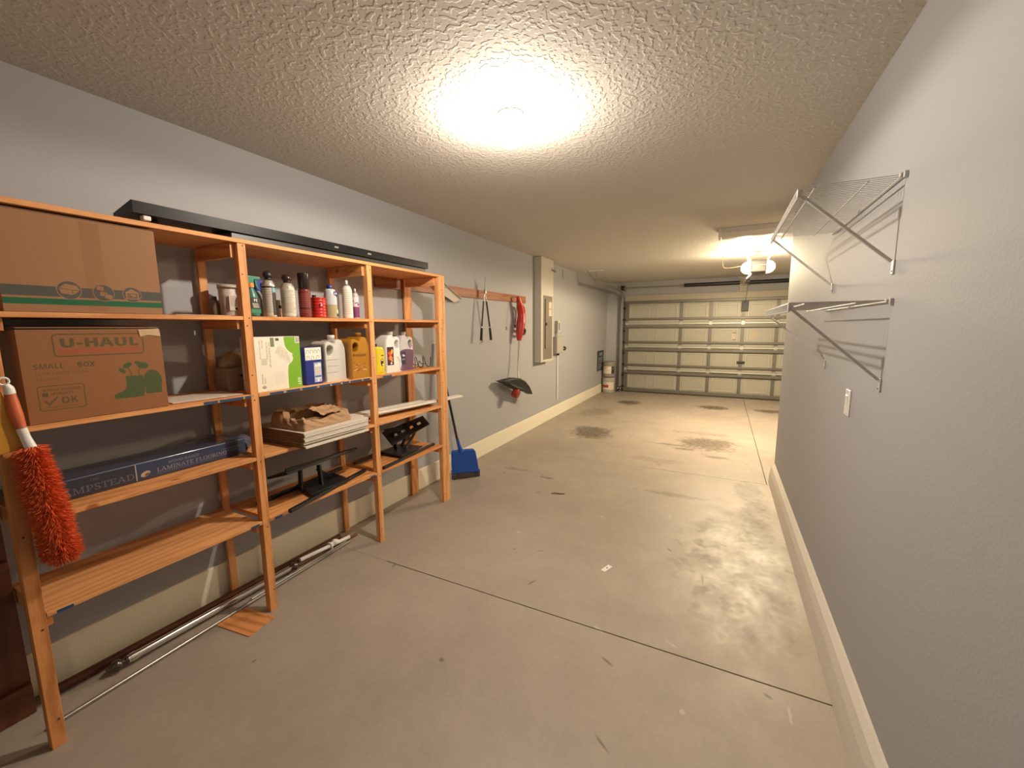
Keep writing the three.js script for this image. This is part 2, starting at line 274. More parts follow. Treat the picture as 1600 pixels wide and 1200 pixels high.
{
  const g = thing('torsion_spring', 'black torsion spring on a steel shaft above the garage door', 'spring', [0.37, 2.44, -10.0]);
  const sh = cyl(0.0135, 5.0, 12); sh.rotateZ(Math.PI / 2); wpart(g, 'shaft', sh, galv, [0.37, 2.44, -10.0]);
  const coil = (x0, x1) => { const pts = [], n = 40; const prof = []; for (let i = 0; i <= n * 2; i++) prof.push([0.036 + (i % 2 ? 0.004 : -0.001), (x1 - x0) * i / (2 * n)]); const l = lathe(prof, 16); l.rotateZ(-Math.PI / 2); wpart(g, 'coil', l, blackMetal, [x0, 2.44, -10.0]); };
  coil(-0.81, 0.26); coil(0.40, 1.46);
  for (const x of [-2.14, 2.88]) { const d = lathe([[0.012, -0.03], [0.055, -0.03], [0.05, -0.01], [0.05, 0.02], [0.06, 0.03], [0.012, 0.03]], 20); d.rotateZ(Math.PI / 2); wpart(g, 'cable_drum', d, blackMetal, [x, 2.44, -10.0]); wpart(g, 'bearing_plate', rbox(0.006, 0.12, 0.16, 0.002), galv, [x - 0.04 * Math.sign(x + 1), 2.44, -10.075]); }
  wpart(g, 'centre_bracket', rbox(0.02, 0.11, 0.15, 0.004), galv, [0.33, 2.44, -10.05]);
}
{ // safety sensor by the track foot
  const g = thing('safety_sensor', 'small black photo sensor at the foot of the door track', 'sensor', [-2.13, 0.0, -9.95]);
  wpart(g, 'bracket', barGeo([0, 0.10, 0], [0, 0.10, -0.1], 0.03, 0.004), galv, [-2.13, 0, -9.92]);
  wpart(g, 'housing', rbox(0.10, 0.07, 0.05, 0.01), blackPlastic, [-2.13, 0.1, -9.905]);
  for (const x of [-2.16, -2.105]) wpart(g, 'lens', new THREE.SphereGeometry(0.014, 14, 10), whiteGloss, [x, 0.10, -9.882]);
}

// ---------------------------------------------------------------- ceiling lamps
// LED bulbs: an opaque collar keeps most of their light in the lower half space
function bulbLight(g, p, color, power, share, radius) {
  const up = power * share, L = new THREE.PointLight(color, up, 0, 2); L.position.set(...p); L.castShadow = true; L.shadow.radius = radius; L.shadow.mapSize.set(1024, 1024); L.name = 'bulb_light'; g.add(L);
  const S = new THREE.SpotLight(color, power - up, 0, 89.5 * RAD, 0.09, 2); S.position.set(...p); S.target.position.set(p[0], p[1] - 1, p[2]); S.castShadow = true; S.shadow.radius = radius; S.shadow.mapSize.set(1024, 1024); S.name = 'bulb_beam'; g.add(S); g.add(S.target); S.target.name = 'beam_target';
}
const glow = (c, k) => new THREE.MeshStandardMaterial({ color: 0xffffff, emissive: c, emissiveIntensity: k, roughness: 0.4 });
function lampHolder(x, z, color, power, share, label) {
  const g = thing('ceiling_lamp', label, 'lamp', [x, CEIL, z]);
  const por = M(lin(0.80, 0.78, 0.72), 0.3);
  mesh('base', lathe([[0, -0.001], [0.062, -0.001], [0.062, -0.010], [0.057, -0.014], [0.050, -0.018], [0.030, -0.022], [0.024, -0.026], [0.024, -0.046], [0.020, -0.05], [0, -0.05]], 36), por, g);
  mesh('socket', lathe([[0, -0.046], [0.0205, -0.046], [0.0205, -0.062], [0.018, -0.068], [0.0165, -0.072], [0, -0.072]], 24), M(lin(0.70, 0.62, 0.50), 0.4), g);
  for (const a of [0.6, 2.2, 3.9]) mesh('screw', new THREE.SphereGeometry(0.0045, 10, 8), M(lin(.25, .23, .2), .4, { metalness: .7 }), g, [0.042 * Math.cos(a), -0.019, 0.042 * Math.sin(a)]);
  mesh('pull_chain_eye', new THREE.TorusGeometry(0.008, 0.0022, 6, 14), M(lin(.3, .28, .24), .4, { metalness: .6 }), g, [0.043, -0.022, 0.012], [1.2, 0, 0]);
  const pr = [[0.0145, -0.068], [0.0165, -0.078], [0.022, -0.09], [0.028, -0.104], [0.0305, -0.12], [0.0285, -0.136], [0.022, -0.148], [0.012, -0.155], [0, -0.157]];
  const b = mesh('bulb', lathe(pr, 24), glow(color, 5), g); b.castShadow = false;
  bulbLight(g, [0, -0.125, 0], color, power, share, 1.4);
}
lampHolder(-0.981, -1.945, BULB.color, BULB.near, BULB.nearUp, 'bare lit bulb in a white porcelain holder above the shelving aisle');
lampHolder(0.214, -6.13, BULB.farColor, BULB.far, BULB.farUp, 'bare lit bulb in a white holder just before the door opener');
{ // door opener
  const X = 0.385, Y = 2.36, Z = -6.85, g = thing('door_opener', 'white ceiling garage door opener with a lit lens on either side', 'opener', [X, CEIL, Z]);
  const body = M(lin(0.075, 0.07, 0.06), 0.5), P = (n, geo, m, x, y, z, r) => mesh(n, geo, m, g, [x, y - CEIL, z], r);
  P('motor_housing', rbox(0.175, 0.165, 0.36, 0.012), body, 0, Y, 0);
  P('front_panel', rbox(0.165, 0.05, 0.006, 0.003), M(lin(0.07, 0.065, 0.06), 0.5), 0, Y + 0.045, 0.181);
  P('front_ridge', rbox(0.165, 0.012, 0.010, 0.003), M(lin(0.22, 0.21, 0.19), 0.45), 0, Y + 0.008, 0.181);
  P('front_button', cyl(0.006, 0.01, 12), redPlastic, 0.055, Y - 0.01, 0.183, [Math.PI / 2, 0, 0]);
  for (const s of [-1, 1]) {
    P('end_plate', rbox(0.014, 0.19, 0.34, 0.004), M(lin(0.4, 0.38, 0.34), 0.45), s * 0.094, Y, 0);
    const prof = [[0, 0.0], [0.085, 0.0], [0.087, 0.02], [0.080, 0.055], [0.060, 0.085], [0.032, 0.105], [0, 0.110]];
    const l = lathe(prof, 24); l.rotateZ(-s * Math.PI / 2); l.scale(1, 1, 1.5);
    const m = P('lamp_lens', l, glow(BULB.farColor, 1.6), s * 0.101, Y - 0.005, 0); m.castShadow = false;
    bulbLight(g, [s * 0.15, Y - CEIL - 0.01, 0], BULB.farColor, BULB.opener, BULB.farUp, 2.5);
    P('hanging_strap', barGeo([s * 0.11, Y + 0.09, 0], [s * 0.16, CEIL - 0.02, 0], 0.03, 0.004, [0, 0, 1]), galv, 0, 0, 0);
  }
  P('ceiling_angle', rbox(0.46, 0.02, 0.035, 0.003), galv, 0, CEIL - 0.011, 0);
  P('rail', rbox(0.03, 0.045, 2.9, 0.004), galv, 0, Y + 0.065, -1.62);
  P('trolley', rbox(0.07, 0.05, 0.16, 0.008), blackPlastic, 0, Y + 0.04, -2.5);
  P('door_arm', barGeo([0, Y + 0.02, -2.52], [0, 2.04, -3.15], 0.006, 0.035), galv, 0, 0, 0);
  P('aerial_wire', tube([[-0.10, Y + 0.05, 0.05], [-0.22, Y + 0.02, 0.05], [-0.40, Y - 0.0, 0.1], [-0.44, Y + 0.06, 0.1], [-0.44, CEIL - 0.005, 0.1]], 0.004, 30, 6), M(lin(.25, .15, .08), .5), 0, 0, 0);
  P('release_cord', tube([[-0.08, Y - 0.09, 0.12], [-0.09, Y - 0.12, 0.12], [-0.13, Y - 0.16, 0.13]], 0.007, 16, 8), white, 0, 0, 0);
}
{ // unlit wraparound fixture
  const g = thing('fluorescent_fixture', 'unlit cream wraparound ceiling fixture beyond the bare bulb', 'light fixture', [0.52, CEIL, -5.22]);
  const pr = [[-0.12, 0], [-0.125, -0.05], [-0.10, -0.082], [-0.03, -0.09], [0.03, -0.09], [0.10, -0.082], [0.125, -0.05], [0.12, 0]];
  const e = new THREE.ExtrudeGeometry(new THREE.Shape(pr.map(p => new THREE.Vector2(...p))), { depth: 1.19, bevelEnabled: false }); e.rotateY(Math.PI / 2);
  mesh('diffuser', e, M(lin(0.62, 0.57, 0.50), 0.35), g, [-0.595, -0.001, 0]);
  for (const s of [-1, 1]) mesh('end_cap', slabShape(pr.map(p => [p[0] * 1.04, p[1] * 1.04]), 0.03, 0.004), M(lin(0.68, 0.62, 0.54), 0.45), g, [s * 0.605, -0.001, 0], [0, Math.PI / 2, 0]);
}

// ---------------------------------------------------------------- wooden shelving
const SF = -2.14, SB = -2.50;                       // front face and back post face
const TOPS = [1.99, 1.614, 1.218, 0.884, 0.532];    // upper face of each shelf
const BAYS = [[-0.466, -1.268], [-1.308, -2.098], [-2.14, -2.875]];
{
  const g = thing('storage_shelf', 'open wooden garage shelving with five levels and three bays', 'shelving', [-2.34, 0, -1.7]);
  const post = (x, z, w, d, h) => wpart(g, 'post', woodBox(d, h, w, 0.002), wmat(), [x, h / 2, z]);
  const zs = [[-0.446, 0.04], [-1.288, 0.04], [-2.119, 0.042], [-2.922, 0.095]];
  for (const [z, w] of zs) { post(SF - 0.0195, z, w, 0.039, z < -2.5 ? 1.985 : 1.968); post(SB - 0.0105, z, w === 0.095 ? 0.09 : w, 0.0205, 1.968); }
  // top: one long board laid over the posts
  wpart(g, 'top_board', woodBox(0.385, 0.02, 2.53, 0.002), woodMats[0], [SF - 0.19, 1.979, -1.638]);
  const nail = cyl(0.0035, 0.002, 8); nail.rotateZ(Math.PI / 2); const nailMat = M(lin(.06, .04, .03), .6, { metalness: .4 });
  const tapeMat = M(lin(0.012, 0.055, 0.13), 0.6), tapeWorn = M(lin(0.30, 0.27, 0.24), .8);
  TOPS.slice(1).forEach((y, k) => {
    BAYS.forEach(([a, b], i) => {
      const th = 0.019, wide = SF - SB + 0.015;
      const bd = wpart(g, 'shelf_board', woodBox(wide, th, a - b - 0.003, 0.0015), wmat(), [SF - wide / 2, y - th / 2, (a + b) / 2]);
      if (k === 1) { // painter's tape left on this edge
        const z0 = i === 0 ? -1.05 : a - 0.06, z1 = i === 2 ? a - 0.17 : b + 0.002; let z = z0;
        while (z > z1) { const l = Math.min(rr(0.05, 0.11), z - z1); if (l < 0.015) break; mesh('tape', box(0.0016, 0.0125, l), tapeMat, bd, [wide / 2, -0.002, z - l / 2 - (a + b) / 2]); const gp = rr(0.008, 0.018); mesh('tape', box(0.0012, 0.008, gp), tapeWorn, bd, [wide / 2, 0.001, z - l - gp / 2 - (a + b) / 2]); z -= l + gp; }
      }
      if (k === 3 && i < 2) for (const z of [a - 0.05, b + 0.04]) mesh('tape', box(0.0016, 0.012, 0.045), tapeMat, bd, [wide / 2, -0.004, z - (a + b) / 2]);
    });
    for (const [z, w] of zs) wpart(g, 'cleat', woodBox(SF - SB - 0.05, 0.045, 0.02), wmat(), [(SF + SB) / 2, y - 0.019 - 0.0228, z + (z < -2.5 ? 0.058 : z > -0.5 ? -0.031 : 0.031)]);
  });
  for (const [z, w] of zs) {
    wpart(g, 'cleat', woodBox(SF - SB - 0.05, 0.07, 0.02), wmat(), [(SF + SB) / 2, 1.933, z + (z < -2.5 ? 0.058 : z > -0.5 ? -0.031 : 0.031)]);
    for (const y of [1.955, 1.80, 1.60, 1.575, 1.33, 1.19, 0.84, 0.49, 0.12]) { wpart(g, 'nail_head', nail, nailMat, [SF + 0.0005, y + rr(-.02, .02), z + rr(-.008, .008)]); if (w > .09) wpart(g, 'nail_head', nail, nailMat, [SF + 0.0005, y - rr(.03, .12), z + rr(-.03, .03)]); }
  }
}
const T = TOPS, HP = Math.PI / 2;

// printed face: a thin sheet glued on the front (+z local) of a thing
const printed = (w, h, tex, rough = 0.6) => ({ geo: new THREE.PlaneGeometry(w, h), mat: M(0xffffff, rough, { map: tex }) });
function addPrint(g, name, w, h, tex, p, r = [0, 0, 0], rough = 0.6) { const q = printed(w, h, tex, rough); return mesh(name, q.geo, q.mat, g, p, r); }
const card = M(lin(0.27, 0.14, 0.07), 0.8), cardDark = M(lin(0.20, 0.11, 0.055), 0.85);
const cardHex = '#966c4a';
function grainFill(c, w, h, hex) { c.fillStyle = hex; c.fillRect(0, 0, w, h); for (let i = 0; i < 400; i++) { c.fillStyle = `rgba(${rnd() < .5 ? '70,45,25' : '220,190,160'},${0.02 + 0.03 * rnd()})`; c.fillRect(rnd() * w, rnd() * h, rr(10, 90), rr(1, 3)); } }

// carton with stripes and round icons
{
  const W = 0.45, H = 0.345, D = 0.32, g = thing('cardboard_box', 'large plain carton with green stripe and round icons, upper shelf', 'box', [-2.155 - D / 2, T[1], -0.715], HP);
  mesh('carton', rbox(W, H, D, 0.006), card, g, [0, H / 2, 0]);
  const tex = canvasTex(1024, 785, (c, w, h) => {
    grainFill(c, w, h, cardHex);
    c.fillStyle = '#4c4a45'; c.fillRect(0, h * 0.735, w, h * 0.105); c.fillStyle = '#0f5a38'; c.fillRect(0, h * 0.862, w, h * 0.062);
    const icon = (x, y, rx, ry) => { c.beginPath(); c.ellipse(x, y, rx, ry, 0, 0, 7); c.fillStyle = cardHex; c.fill(); c.beginPath(); c.ellipse(x, y, rx * .93, ry * .93, 0, 0, 7); c.fillStyle = '#4c4a45'; c.fill(); };
    icon(380, 600, 78, 78); icon(600, 610, 74, 74); icon(800, 612, 70, 70);
    c.fillStyle = cardHex; c.beginPath(); c.moveTo(318, 585); c.lineTo(360, 548); c.lineTo(430, 560); c.lineTo(448, 600); c.lineTo(400, 640); c.lineTo(330, 630); c.fill();
    c.strokeStyle = '#4c4a45'; c.lineWidth = 4; c.beginPath(); c.moveTo(318, 585); c.lineTo(398, 600); c.lineTo(448, 600); c.moveTo(398, 600); c.lineTo(400, 640); c.stroke();
    for (const [x, y, a] of [[580, 570, .2], [600, 620, .2], [630, 640, .2]]) { c.save(); c.translate(x, y); c.rotate(a); c.fillStyle = cardHex; c.fillRect(-26, -20, 52, 40); c.strokeRect(-26, -20, 52, 40); c.restore(); }
    c.fillStyle = cardHex; c.beginPath(); c.moveTo(752, 590); c.lineTo(800, 560); c.lineTo(850, 590); c.lineTo(850, 655); c.lineTo(752, 655); c.fill(); c.fillStyle = '#4c4a45'; c.fillRect(765, 600, 72, 46); c.fillStyle = cardHex; c.fillRect(772, 606, 58, 34); c.fillStyle = '#4c4a45'; c.fillRect(776, 610, 12, 10); c.fillRect(776, 624, 24, 12); c.fillRect(806, 630, 20, 8);
  });
  addPrint(g, 'printed_face', W - 0.004, H - 0.004, tex, [0, H / 2, D / 2 + 0.0006], [0, 0, 0], 0.75);
  const tg = new THREE.PlaneGeometry(0.055, H - 0.02, 6, 30), tp = tg.attributes.position; for (let i = 0; i < tp.count; i++) tp.setZ(i, 0.0012 * Math.abs(pn(tp.getX(i) * 70 + 9, tp.getY(i) * 34 + 9)) + 0.0002); tg.computeVertexNormals();
  mesh('packing_tape', tg, new THREE.MeshPhysicalMaterial({ color: lin(.97, .92, .84), roughness: 0.06, transmission: 1, thickness: 0, ior: 1.5 }), g, [0.02, H / 2, D / 2 + 0.0014]);
  mesh('flap', box(W - 0.01, 0.003, D * 0.49), card, g, [0, H + 0.002, D * 0.245]); mesh('flap', box(W - 0.01, 0.003, D * 0.49), card, g, [0, H + 0.002, -D * 0.25]);
}
// moving carton
{
  const W = 0.415, H = 0.335, D = 0.31, g = thing('cardboard_box', 'brown moving carton printed with a boxed logo and a boot drawing', 'box', [-2.15 - D / 2, T[2], -0.712], HP);
  mesh('carton', rbox(W, H, D, 0.006), card, g, [0, H / 2, 0]);
  const tex = canvasTex(1024, 830, (c, w, h) => {
    grainFill(c, w, h, '#8e5c36');
    const ink = '#5a4a2a'; c.strokeStyle = ink; c.fillStyle = ink; c.lineWidth = 11;
    const rr_ = (x, y, W2, H2, r) => { c.beginPath(); c.moveTo(x + r, y); c.lineTo(x + W2 - r, y); c.quadraticCurveTo(x + W2, y, x + W2, y + r); c.lineTo(x + W2, y + H2 - r); c.quadraticCurveTo(x + W2, y + H2, x + W2 - r, y + H2); c.lineTo(x + r, y + H2); c.quadraticCurveTo(x, y + H2, x, y + H2 - r); c.lineTo(x, y + r); c.quadraticCurveTo(x, y, x + r, y); };
    rr_(215, 40, 650, 200, 30); c.stroke();
    c.font = 'bold 128px sans-serif'; c.textBaseline = 'alphabetic'; const s = 'U-HAUL', tw = c.measureText(s).width; c.save(); c.translate(250, 158); c.scale(580 / tw, 0.88); c.fillText(s, 0, 0); c.lineWidth = 5; c.strokeText(s, 0, 0); c.restore();
    c.fillStyle = '#9c5130'; c.fillRect(250, 176, 590, 42);
    c.fillStyle = ink; c.font = 'bold 62px sans-serif'; c.fillText('SMALL', 70, 345); c.font = '900 62px sans-serif'; c.fillText('BOX', 350, 345);
    c.font = '30px sans-serif'; c.fillText('16-3/8" x 12-5/8" x 12-5/8"', 75, 398); c.font = '32px sans-serif'; c.fillText('1.5 CU. FT.', 75, 450);
    c.lineWidth = 7; rr_(75, 500, 300, 220, 24); c.stroke(); c.font = 'bold 30px sans-serif'; c.fillText('U-HAUL STORAGE', 105, 548); c.fillText('APPROVED', 150, 585); c.fillRect(100, 560, 36, 36); c.font = 'bold 82px sans-serif'; c.fillText('OK', 210, 668); c.lineWidth = 12; c.beginPath(); c.moveTo(110, 630); c.lineTo(135, 668); c.lineTo(195, 600); c.stroke(); c.font = '22px sans-serif'; c.fillText('FREE DELIVERY AREA', 108, 702);
    // boot with two seedlings
    c.fillStyle = '#47512a'; c.beginPath(); c.moveTo(690, 470); c.lineTo(830, 470); c.lineTo(835, 640); c.lineTo(820, 690); c.lineTo(600, 690); c.quadraticCurveTo(560, 660, 620, 630); c.quadraticCurveTo(690, 610, 690, 560); c.fill();
    c.beginPath(); c.ellipse(910, 540, 80, 120, 0, 0, 7); c.fill(); c.fillRect(840, 600, 140, 70);
    c.lineWidth = 9; c.strokeStyle = '#47512a'; c.beginPath(); c.moveTo(740, 470); c.quadraticCurveTo(735, 420, 715, 380); c.moveTo(800, 470); c.quadraticCurveTo(790, 420, 830, 370); c.stroke();
    for (const [x, y, a, b, t] of [[715, 360, 40, 24, -.6], [670, 410, 34, 20, .9], [840, 370, 48, 34, .2], [800, 340, 26, 18, .2]]) { c.beginPath(); c.ellipse(x, y, a, b, t, 0, 7); c.fill(); }
  });
  addPrint(g, 'printed_face', W - 0.004, H - 0.004, tex, [0, H / 2, D / 2 + 0.0006], [0, 0, 0], 0.75);
  mesh('flap', box(W - 0.01, 0.003, D * 0.48), card, g, [0, H + 0.010, D * 0.24], [0.05, 0, 0]);
  mesh('torn_tape', slabShape([[0, 0], [0.07, 0.004], [0.075, -0.03], [0.03, -0.022], [0.005, -0.03]], 0.002, 0), M(lin(0.52, 0.36, 0.20), 0.5), g, [0.13, H - 0.002, D / 2 + 0.002]);
}
// stuff deeper in the left bay
{
  const g = thing('putty_tub', 'pale lidded tub at the back of the upper shelf beside the striped carton', 'tub', [-2.40, T[1], -1.352], HP);
  mesh('body', lathe([[0, 0], [0.042, 0], [0.046, 0.15], [0, 0.15]], 28), M(lin(.60, .54, .47), .5), g); mesh('lid', lathe([[0, 0.15], [0.049, 0.15], [0.049, 0.172], [0, 0.175]], 28), M(lin(.55, .46, .38), .5), g);
  addPrint(g, 'label', 0.05, 0.08, canvasTex(96, 150, (c, w, h) => { c.fillStyle = '#d5c6b4'; c.fillRect(0, 0, w, h); c.fillStyle = '#6d5a48'; for (let i = 0; i < 9; i++) c.fillRect(8, 8 + i * 12, w - 20 - (i % 3) * 12, 3); c.fillStyle = '#33261d'; c.fillRect(52, 120, 26, 22); }), [0, 0.075, 0.0475]);
  const b = thing('small_bottle', 'little dark bottle behind the upright near the pale tub', 'bottle', [-2.44, T[1], -1.30], 0);
  mesh('body', lathe([[0, 0], [0.022, 0], [0.022, 0.075], [0.012, 0.09], [0, 0.09]], 20), M(lin(.20, .13, .08), .5), b); mesh('cap', cyl(0.012, 0.02, 14), M(lin(.12, .08, .05), .5), b, [0, 0.10, 0]);
  const p = thing('paper_sheet', 'thin sheet of paper lying on the upper shelf by the carton', 'paper', [-2.28, T[1] + 0.001, -1.12], 0.1); mesh('sheet', rbox(0.2, 0.002, 0.28, 0.0008, 1), M(lin(.62, .50, .42), .7), p, [0, 0.002, 0]);
  const p2 = thing('card_sheet', 'thin pale board lying beside the moving carton', 'board', [-2.28, T[2] + 0.001, -1.10], -0.05); mesh('sheet', rbox(0.22, 0.004, 0.30, 0.0012, 1), M(lin(.62, .52, .44), .7), p2, [0, 0.003, 0]);
  const c = thing('small_carton', 'dim small carton at the back beside the moving carton', 'box', [-2.41, T[2], -1.345], HP); mesh('carton', rbox(0.13, 0.125, 0.12, 0.004), M(lin(.38, .27, .20), .8), c, [0, 0.0625, 0]); mesh('hand_hole', rbox(0.022, 0.012, 0.003, 0.001, 1), M(lin(.05, .03, .02), .9), c, [0.01, 0.08, 0.06]);
  const bag = thing('cloth_bundle', 'beige crumpled bundle on top of the dim small carton', 'bundle', [-2.41, T[2] + 0.125, -1.335], HP);
  const s = new THREE.SphereGeometry(0.055, 26, 18), q = s.attributes.position; for (let i = 0; i < q.count; i++) { const x = q.getX(i), y = q.getY(i), z = q.getZ(i), n = 1 + 0.22 * pn(x * 26 + 5, y * 26 + z * 19 + 7); q.setXYZ(i, x * n, Math.max(-0.038, y * 0.85 * n + x * 0.35), z * n * .8); } s.computeVertexNormals(); mesh('bundle', s, M(lin(.45, .34, .24), .8), bag, [0, 0.0385, 0]);
  const cr = thing('paper_scrap', 'crumpled white paper poking out behind the moving carton', 'paper', [-2.36, T[2], -0.965], 0.3);
  const pg = new THREE.PlaneGeometry(0.07, 0.075, 8, 8), pp = pg.attributes.position; for (let i = 0; i < pp.count; i++) pp.setZ(i, 0.012 * pn(pp.getX(i) * 40 + 4, pp.getY(i) * 40 + 4)); pg.computeVertexNormals(); mesh('sheet', pg, M(lin(.68, .64, .58), .8, { side: THREE.DoubleSide }), cr, [0, 0.038, 0], [-.3, HP, 0]);
}
// pack of flooring
{
  const L = 0.80, H = 0.085, D = 0.19, g = thing('flooring_pack', 'long shrink-wrapped blue pack of laminate flooring', 'pack', [-2.265 - D / 2, T[3], -0.895], HP + 0.02);
  const film = new THREE.MeshPhysicalMaterial({ color: lin(0.045, 0.055, 0.10), roughness: 0.35, clearcoat: 1, clearcoatRoughness: 0.12 });
  mesh('pack', rbox(L, H, D, 0.008), film, g, [0, H / 2, 0]);
  const tex = canvasTex(2048, 220, (c, w, h) => {
    c.fillStyle = '#23283a'; c.fillRect(0, 0, w, h); c.fillStyle = '#263656'; c.fillRect(w * 0.4, 0, w * 0.6, h); c.fillStyle = '#b9b3ac'; c.fillRect(w * 0.395, 0, 9, h);
    c.fillStyle = '#5f6070'; c.font = '110px serif'; c.fillText('HAMPSTEAD', 110, 185); c.font = '40px serif'; c.fillText('THE', 420, 65);
    c.fillStyle = '#b4a384'; c.beginPath(); c.ellipse(900, 150, 50, 34, -.5, 0, 7); c.fill(); c.fillStyle = '#5c5042'; c.beginPath(); c.ellipse(915, 160, 26, 16, -.5, 0, 7); c.fill();
    c.fillStyle = '#8f9099'; c.font = '50px serif'; c.fillText('WOOD-BASED', 1130, 85); c.font = '74px serif'; c.fillText('LAMINATE FLOORING', 1010, 165); c.fillRect(1010, 185, 640, 3);
    c.font = '24px serif'; c.fillText('20.15 SQ FT  8 MM', 1760, 90); c.fillText('7.48 IN x 50.5 IN', 1760, 130);
  });
  const q = addPrint(g, 'printed_face', L - 0.02, H - 0.012, tex, [0, H / 2, D / 2 + 0.0007], [0, 0, 0], 0.3);
  q.material = new THREE.MeshPhysicalMaterial({ map: tex, roughness: 0.4, clearcoat: 0.8, clearcoatRoughness: 0.15 });
  const e = sweep([[L / 2 - 0.01, H / 2, 0.06], [L / 2 + 0.02, H / 2 + 0.012, 0.05], [L / 2 + 0.045, H / 2 + 0.02, 0.02]], [0.04, 0.038, 0.012], 12, 1.2); mesh('film_end', e, new THREE.MeshPhysicalMaterial({ color: lin(.10, .10, .15), roughness: .25, clearcoat: 1 }), g);
}

// ---------------------------------------------------------------- cans and bottles on the upper shelf
const linesTex = (bg, ink, n, extra) => canvasTex(256, 256, (c, w, h) => { c.fillStyle = bg; c.fillRect(0, 0, w, h); c.fillStyle = ink; for (let i = 0; i < n; i++) { const y = 14 + i * (h - 28) / n; c.fillRect(30, y, 60 + 30 * rnd(), 4); c.fillRect(120, y, 70 + 30 * rnd(), 3); } if (extra) extra(c, w, h); });
function sprayCan(label, z, x, h, r, bodyMat, capMat, labelTex, capShape, turn = 0) {
  const g = thing('spray_can', label, 'spray can', [x, T[1], z], HP + turn, 'cans and bottles on the upper shelf');
  const ch = capShape === 'tall' ? 0.30 : capShape === 'ball' ? 0.20 : 0.14, bh = h * (1 - ch);
  mesh('body', lathe([[0, 0], [r * .95, 0], [r, 0.005], [r, bh * 0.86], [r * 0.97, bh * 0.89], [r * 0.72, bh * 0.97], [r * 0.55, bh], [0, bh]], 32), bodyMat, g);
  if (labelTex) mesh('label', new THREE.CylinderGeometry(r + 0.0006, r + 0.0006, bh * 0.78, 32, 1, true), M(0xffffff, 0.45, { map: labelTex }), g, [0, bh * 0.44, 0], [0, Math.PI * .5, 0]);
  if (capShape === 'tall') mesh('cap', lathe([[0, bh * .93], [r * 0.96, bh * .93], [r * 0.96, h * .985], [r * .9, h], [0, h]], 28), capMat, g);
  else if (capShape === 'ball') mesh('cap', lathe([[0, bh], [r * .5, bh], [r * .55, bh + .008], [r * .42, bh + .018], [r * .68, bh + h * .06], [r * .74, bh + h * .11], [r * .62, bh + h * .165], [r * .3, bh + h * .195], [0, h]], 24), capMat, g);
  else { mesh('valve', lathe([[0, bh], [r * .6, bh], [r * .6, bh + .006], [r * .3, bh + .01], [0, bh + .01]], 20), steel, g); mesh('cap', lathe([[0, bh + .008], [r * .26, bh + .008], [r * .28, h * .97], [r * .2, h], [0, h]], 16), capMat, g); }
  return g;
}
const silver = M(lin(.62, .57, .50), .32, { metalness: .55 });
sprayCan('silver aerosol can with a dark round cap and light blue band', -1.452, -2.205, 0.245, 0.0315, silver, blackPlastic, linesTex('#cbbfae', '#4b423a', 15, (c, w, h) => { c.fillStyle = '#1d1a18'; c.fillRect(196, 0, 60, h); c.fillRect(0, 0, w, 12); c.fillStyle = '#6fa7c0'; c.fillRect(200, 12, 50, 40); }), 'ball', -.2);
sprayCan('silver aerosol can with a dark round cap and plain printed lines', -1.555, -2.195, 0.237, 0.036, silver, M(lin(.035, .015, .012), .3), linesTex('#d2c7b6', '#5d5247', 17), 'ball', .1);
sprayCan('dark red aerosol can with a tall black cap', -1.675, -2.215, 0.258, 0.033, M(lin(.17, .025, .018), .3), M(lin(.02, .014, .012), .25), canvasTex(256, 256, (c, w, h) => { c.fillStyle = '#6e221c'; c.fillRect(0, 0, w, h); c.fillStyle = '#a35a50'; for (let i = 0; i < 10; i++) c.fillRect(60, 24 + i * 21, 130, 4); c.fillStyle = '#3a100c'; c.fillRect(0, 170, w, 12); }), 'tall');
sprayCan('white aerosol can with a white nozzle beside the purple spray', -1.99, -2.215, 0.247, 0.032, M(lin(.66, .62, .56), .4), whiteGloss, linesTex('#ded6c9', '#9a8f82', 12, (c, w, h) => { c.fillStyle = '#57493c'; c.fillRect(60, 8, 20, 26); c.fillRect(90, 8, 14, 26); }), 'nozzle');
sprayCan('slim purple and white spray at the end of the can row', -2.067, -2.225, 0.20, 0.0215, M(lin(.55, .50, .52), .4), whiteGloss, canvasTex(128, 256, (c, w, h) => { c.fillStyle = '#e4dbe0'; c.fillRect(0, 0, w, h); c.fillStyle = '#7d4170'; c.fillRect(0, 120, w, 136); for (let i = 0; i < 14; i++) { c.beginPath(); c.ellipse(rnd() * w, rr(30, 170), rr(8, 22), rr(4, 10), rr(0, 3), 0, 7); c.fill(); } }), 'nozzle');
{ // red paint can
  const g = thing('paint_can', 'short bright red ribbed can between aerosols', 'can', [-2.225, T[1], -1.775], HP, 'cans and bottles on the upper shelf'), pr = [[0, 0], [.041, 0]]; for (let i = 0; i < 6; i++) { const y = .006 + i * .018; pr.push([.0425, y], [.0425, y + .010], [.0405, y + .013], [.0405, y + .016]); } pr.push([.043, .116], [.043, .122], [.037, .124], [0, .122]);
  mesh('body', lathe(pr, 36), M(lin(.50, .022, .015), .35), g); addPrint(g, 'emblem', .022, .022, canvasTex(64, 64, (c, w, h) => { c.fillStyle = '#9c2c3c'; c.fillRect(0, 0, w, h); c.fillStyle = '#e9dfe2'; c.font = 'bold 52px sans-serif'; c.fillText('A', 14, 50); }), [-.012, .078, .0435]); mesh('spout_cap', cyl(.012, .016, 16), blackPlastic, g, [-.018, .131, -.012]);
}
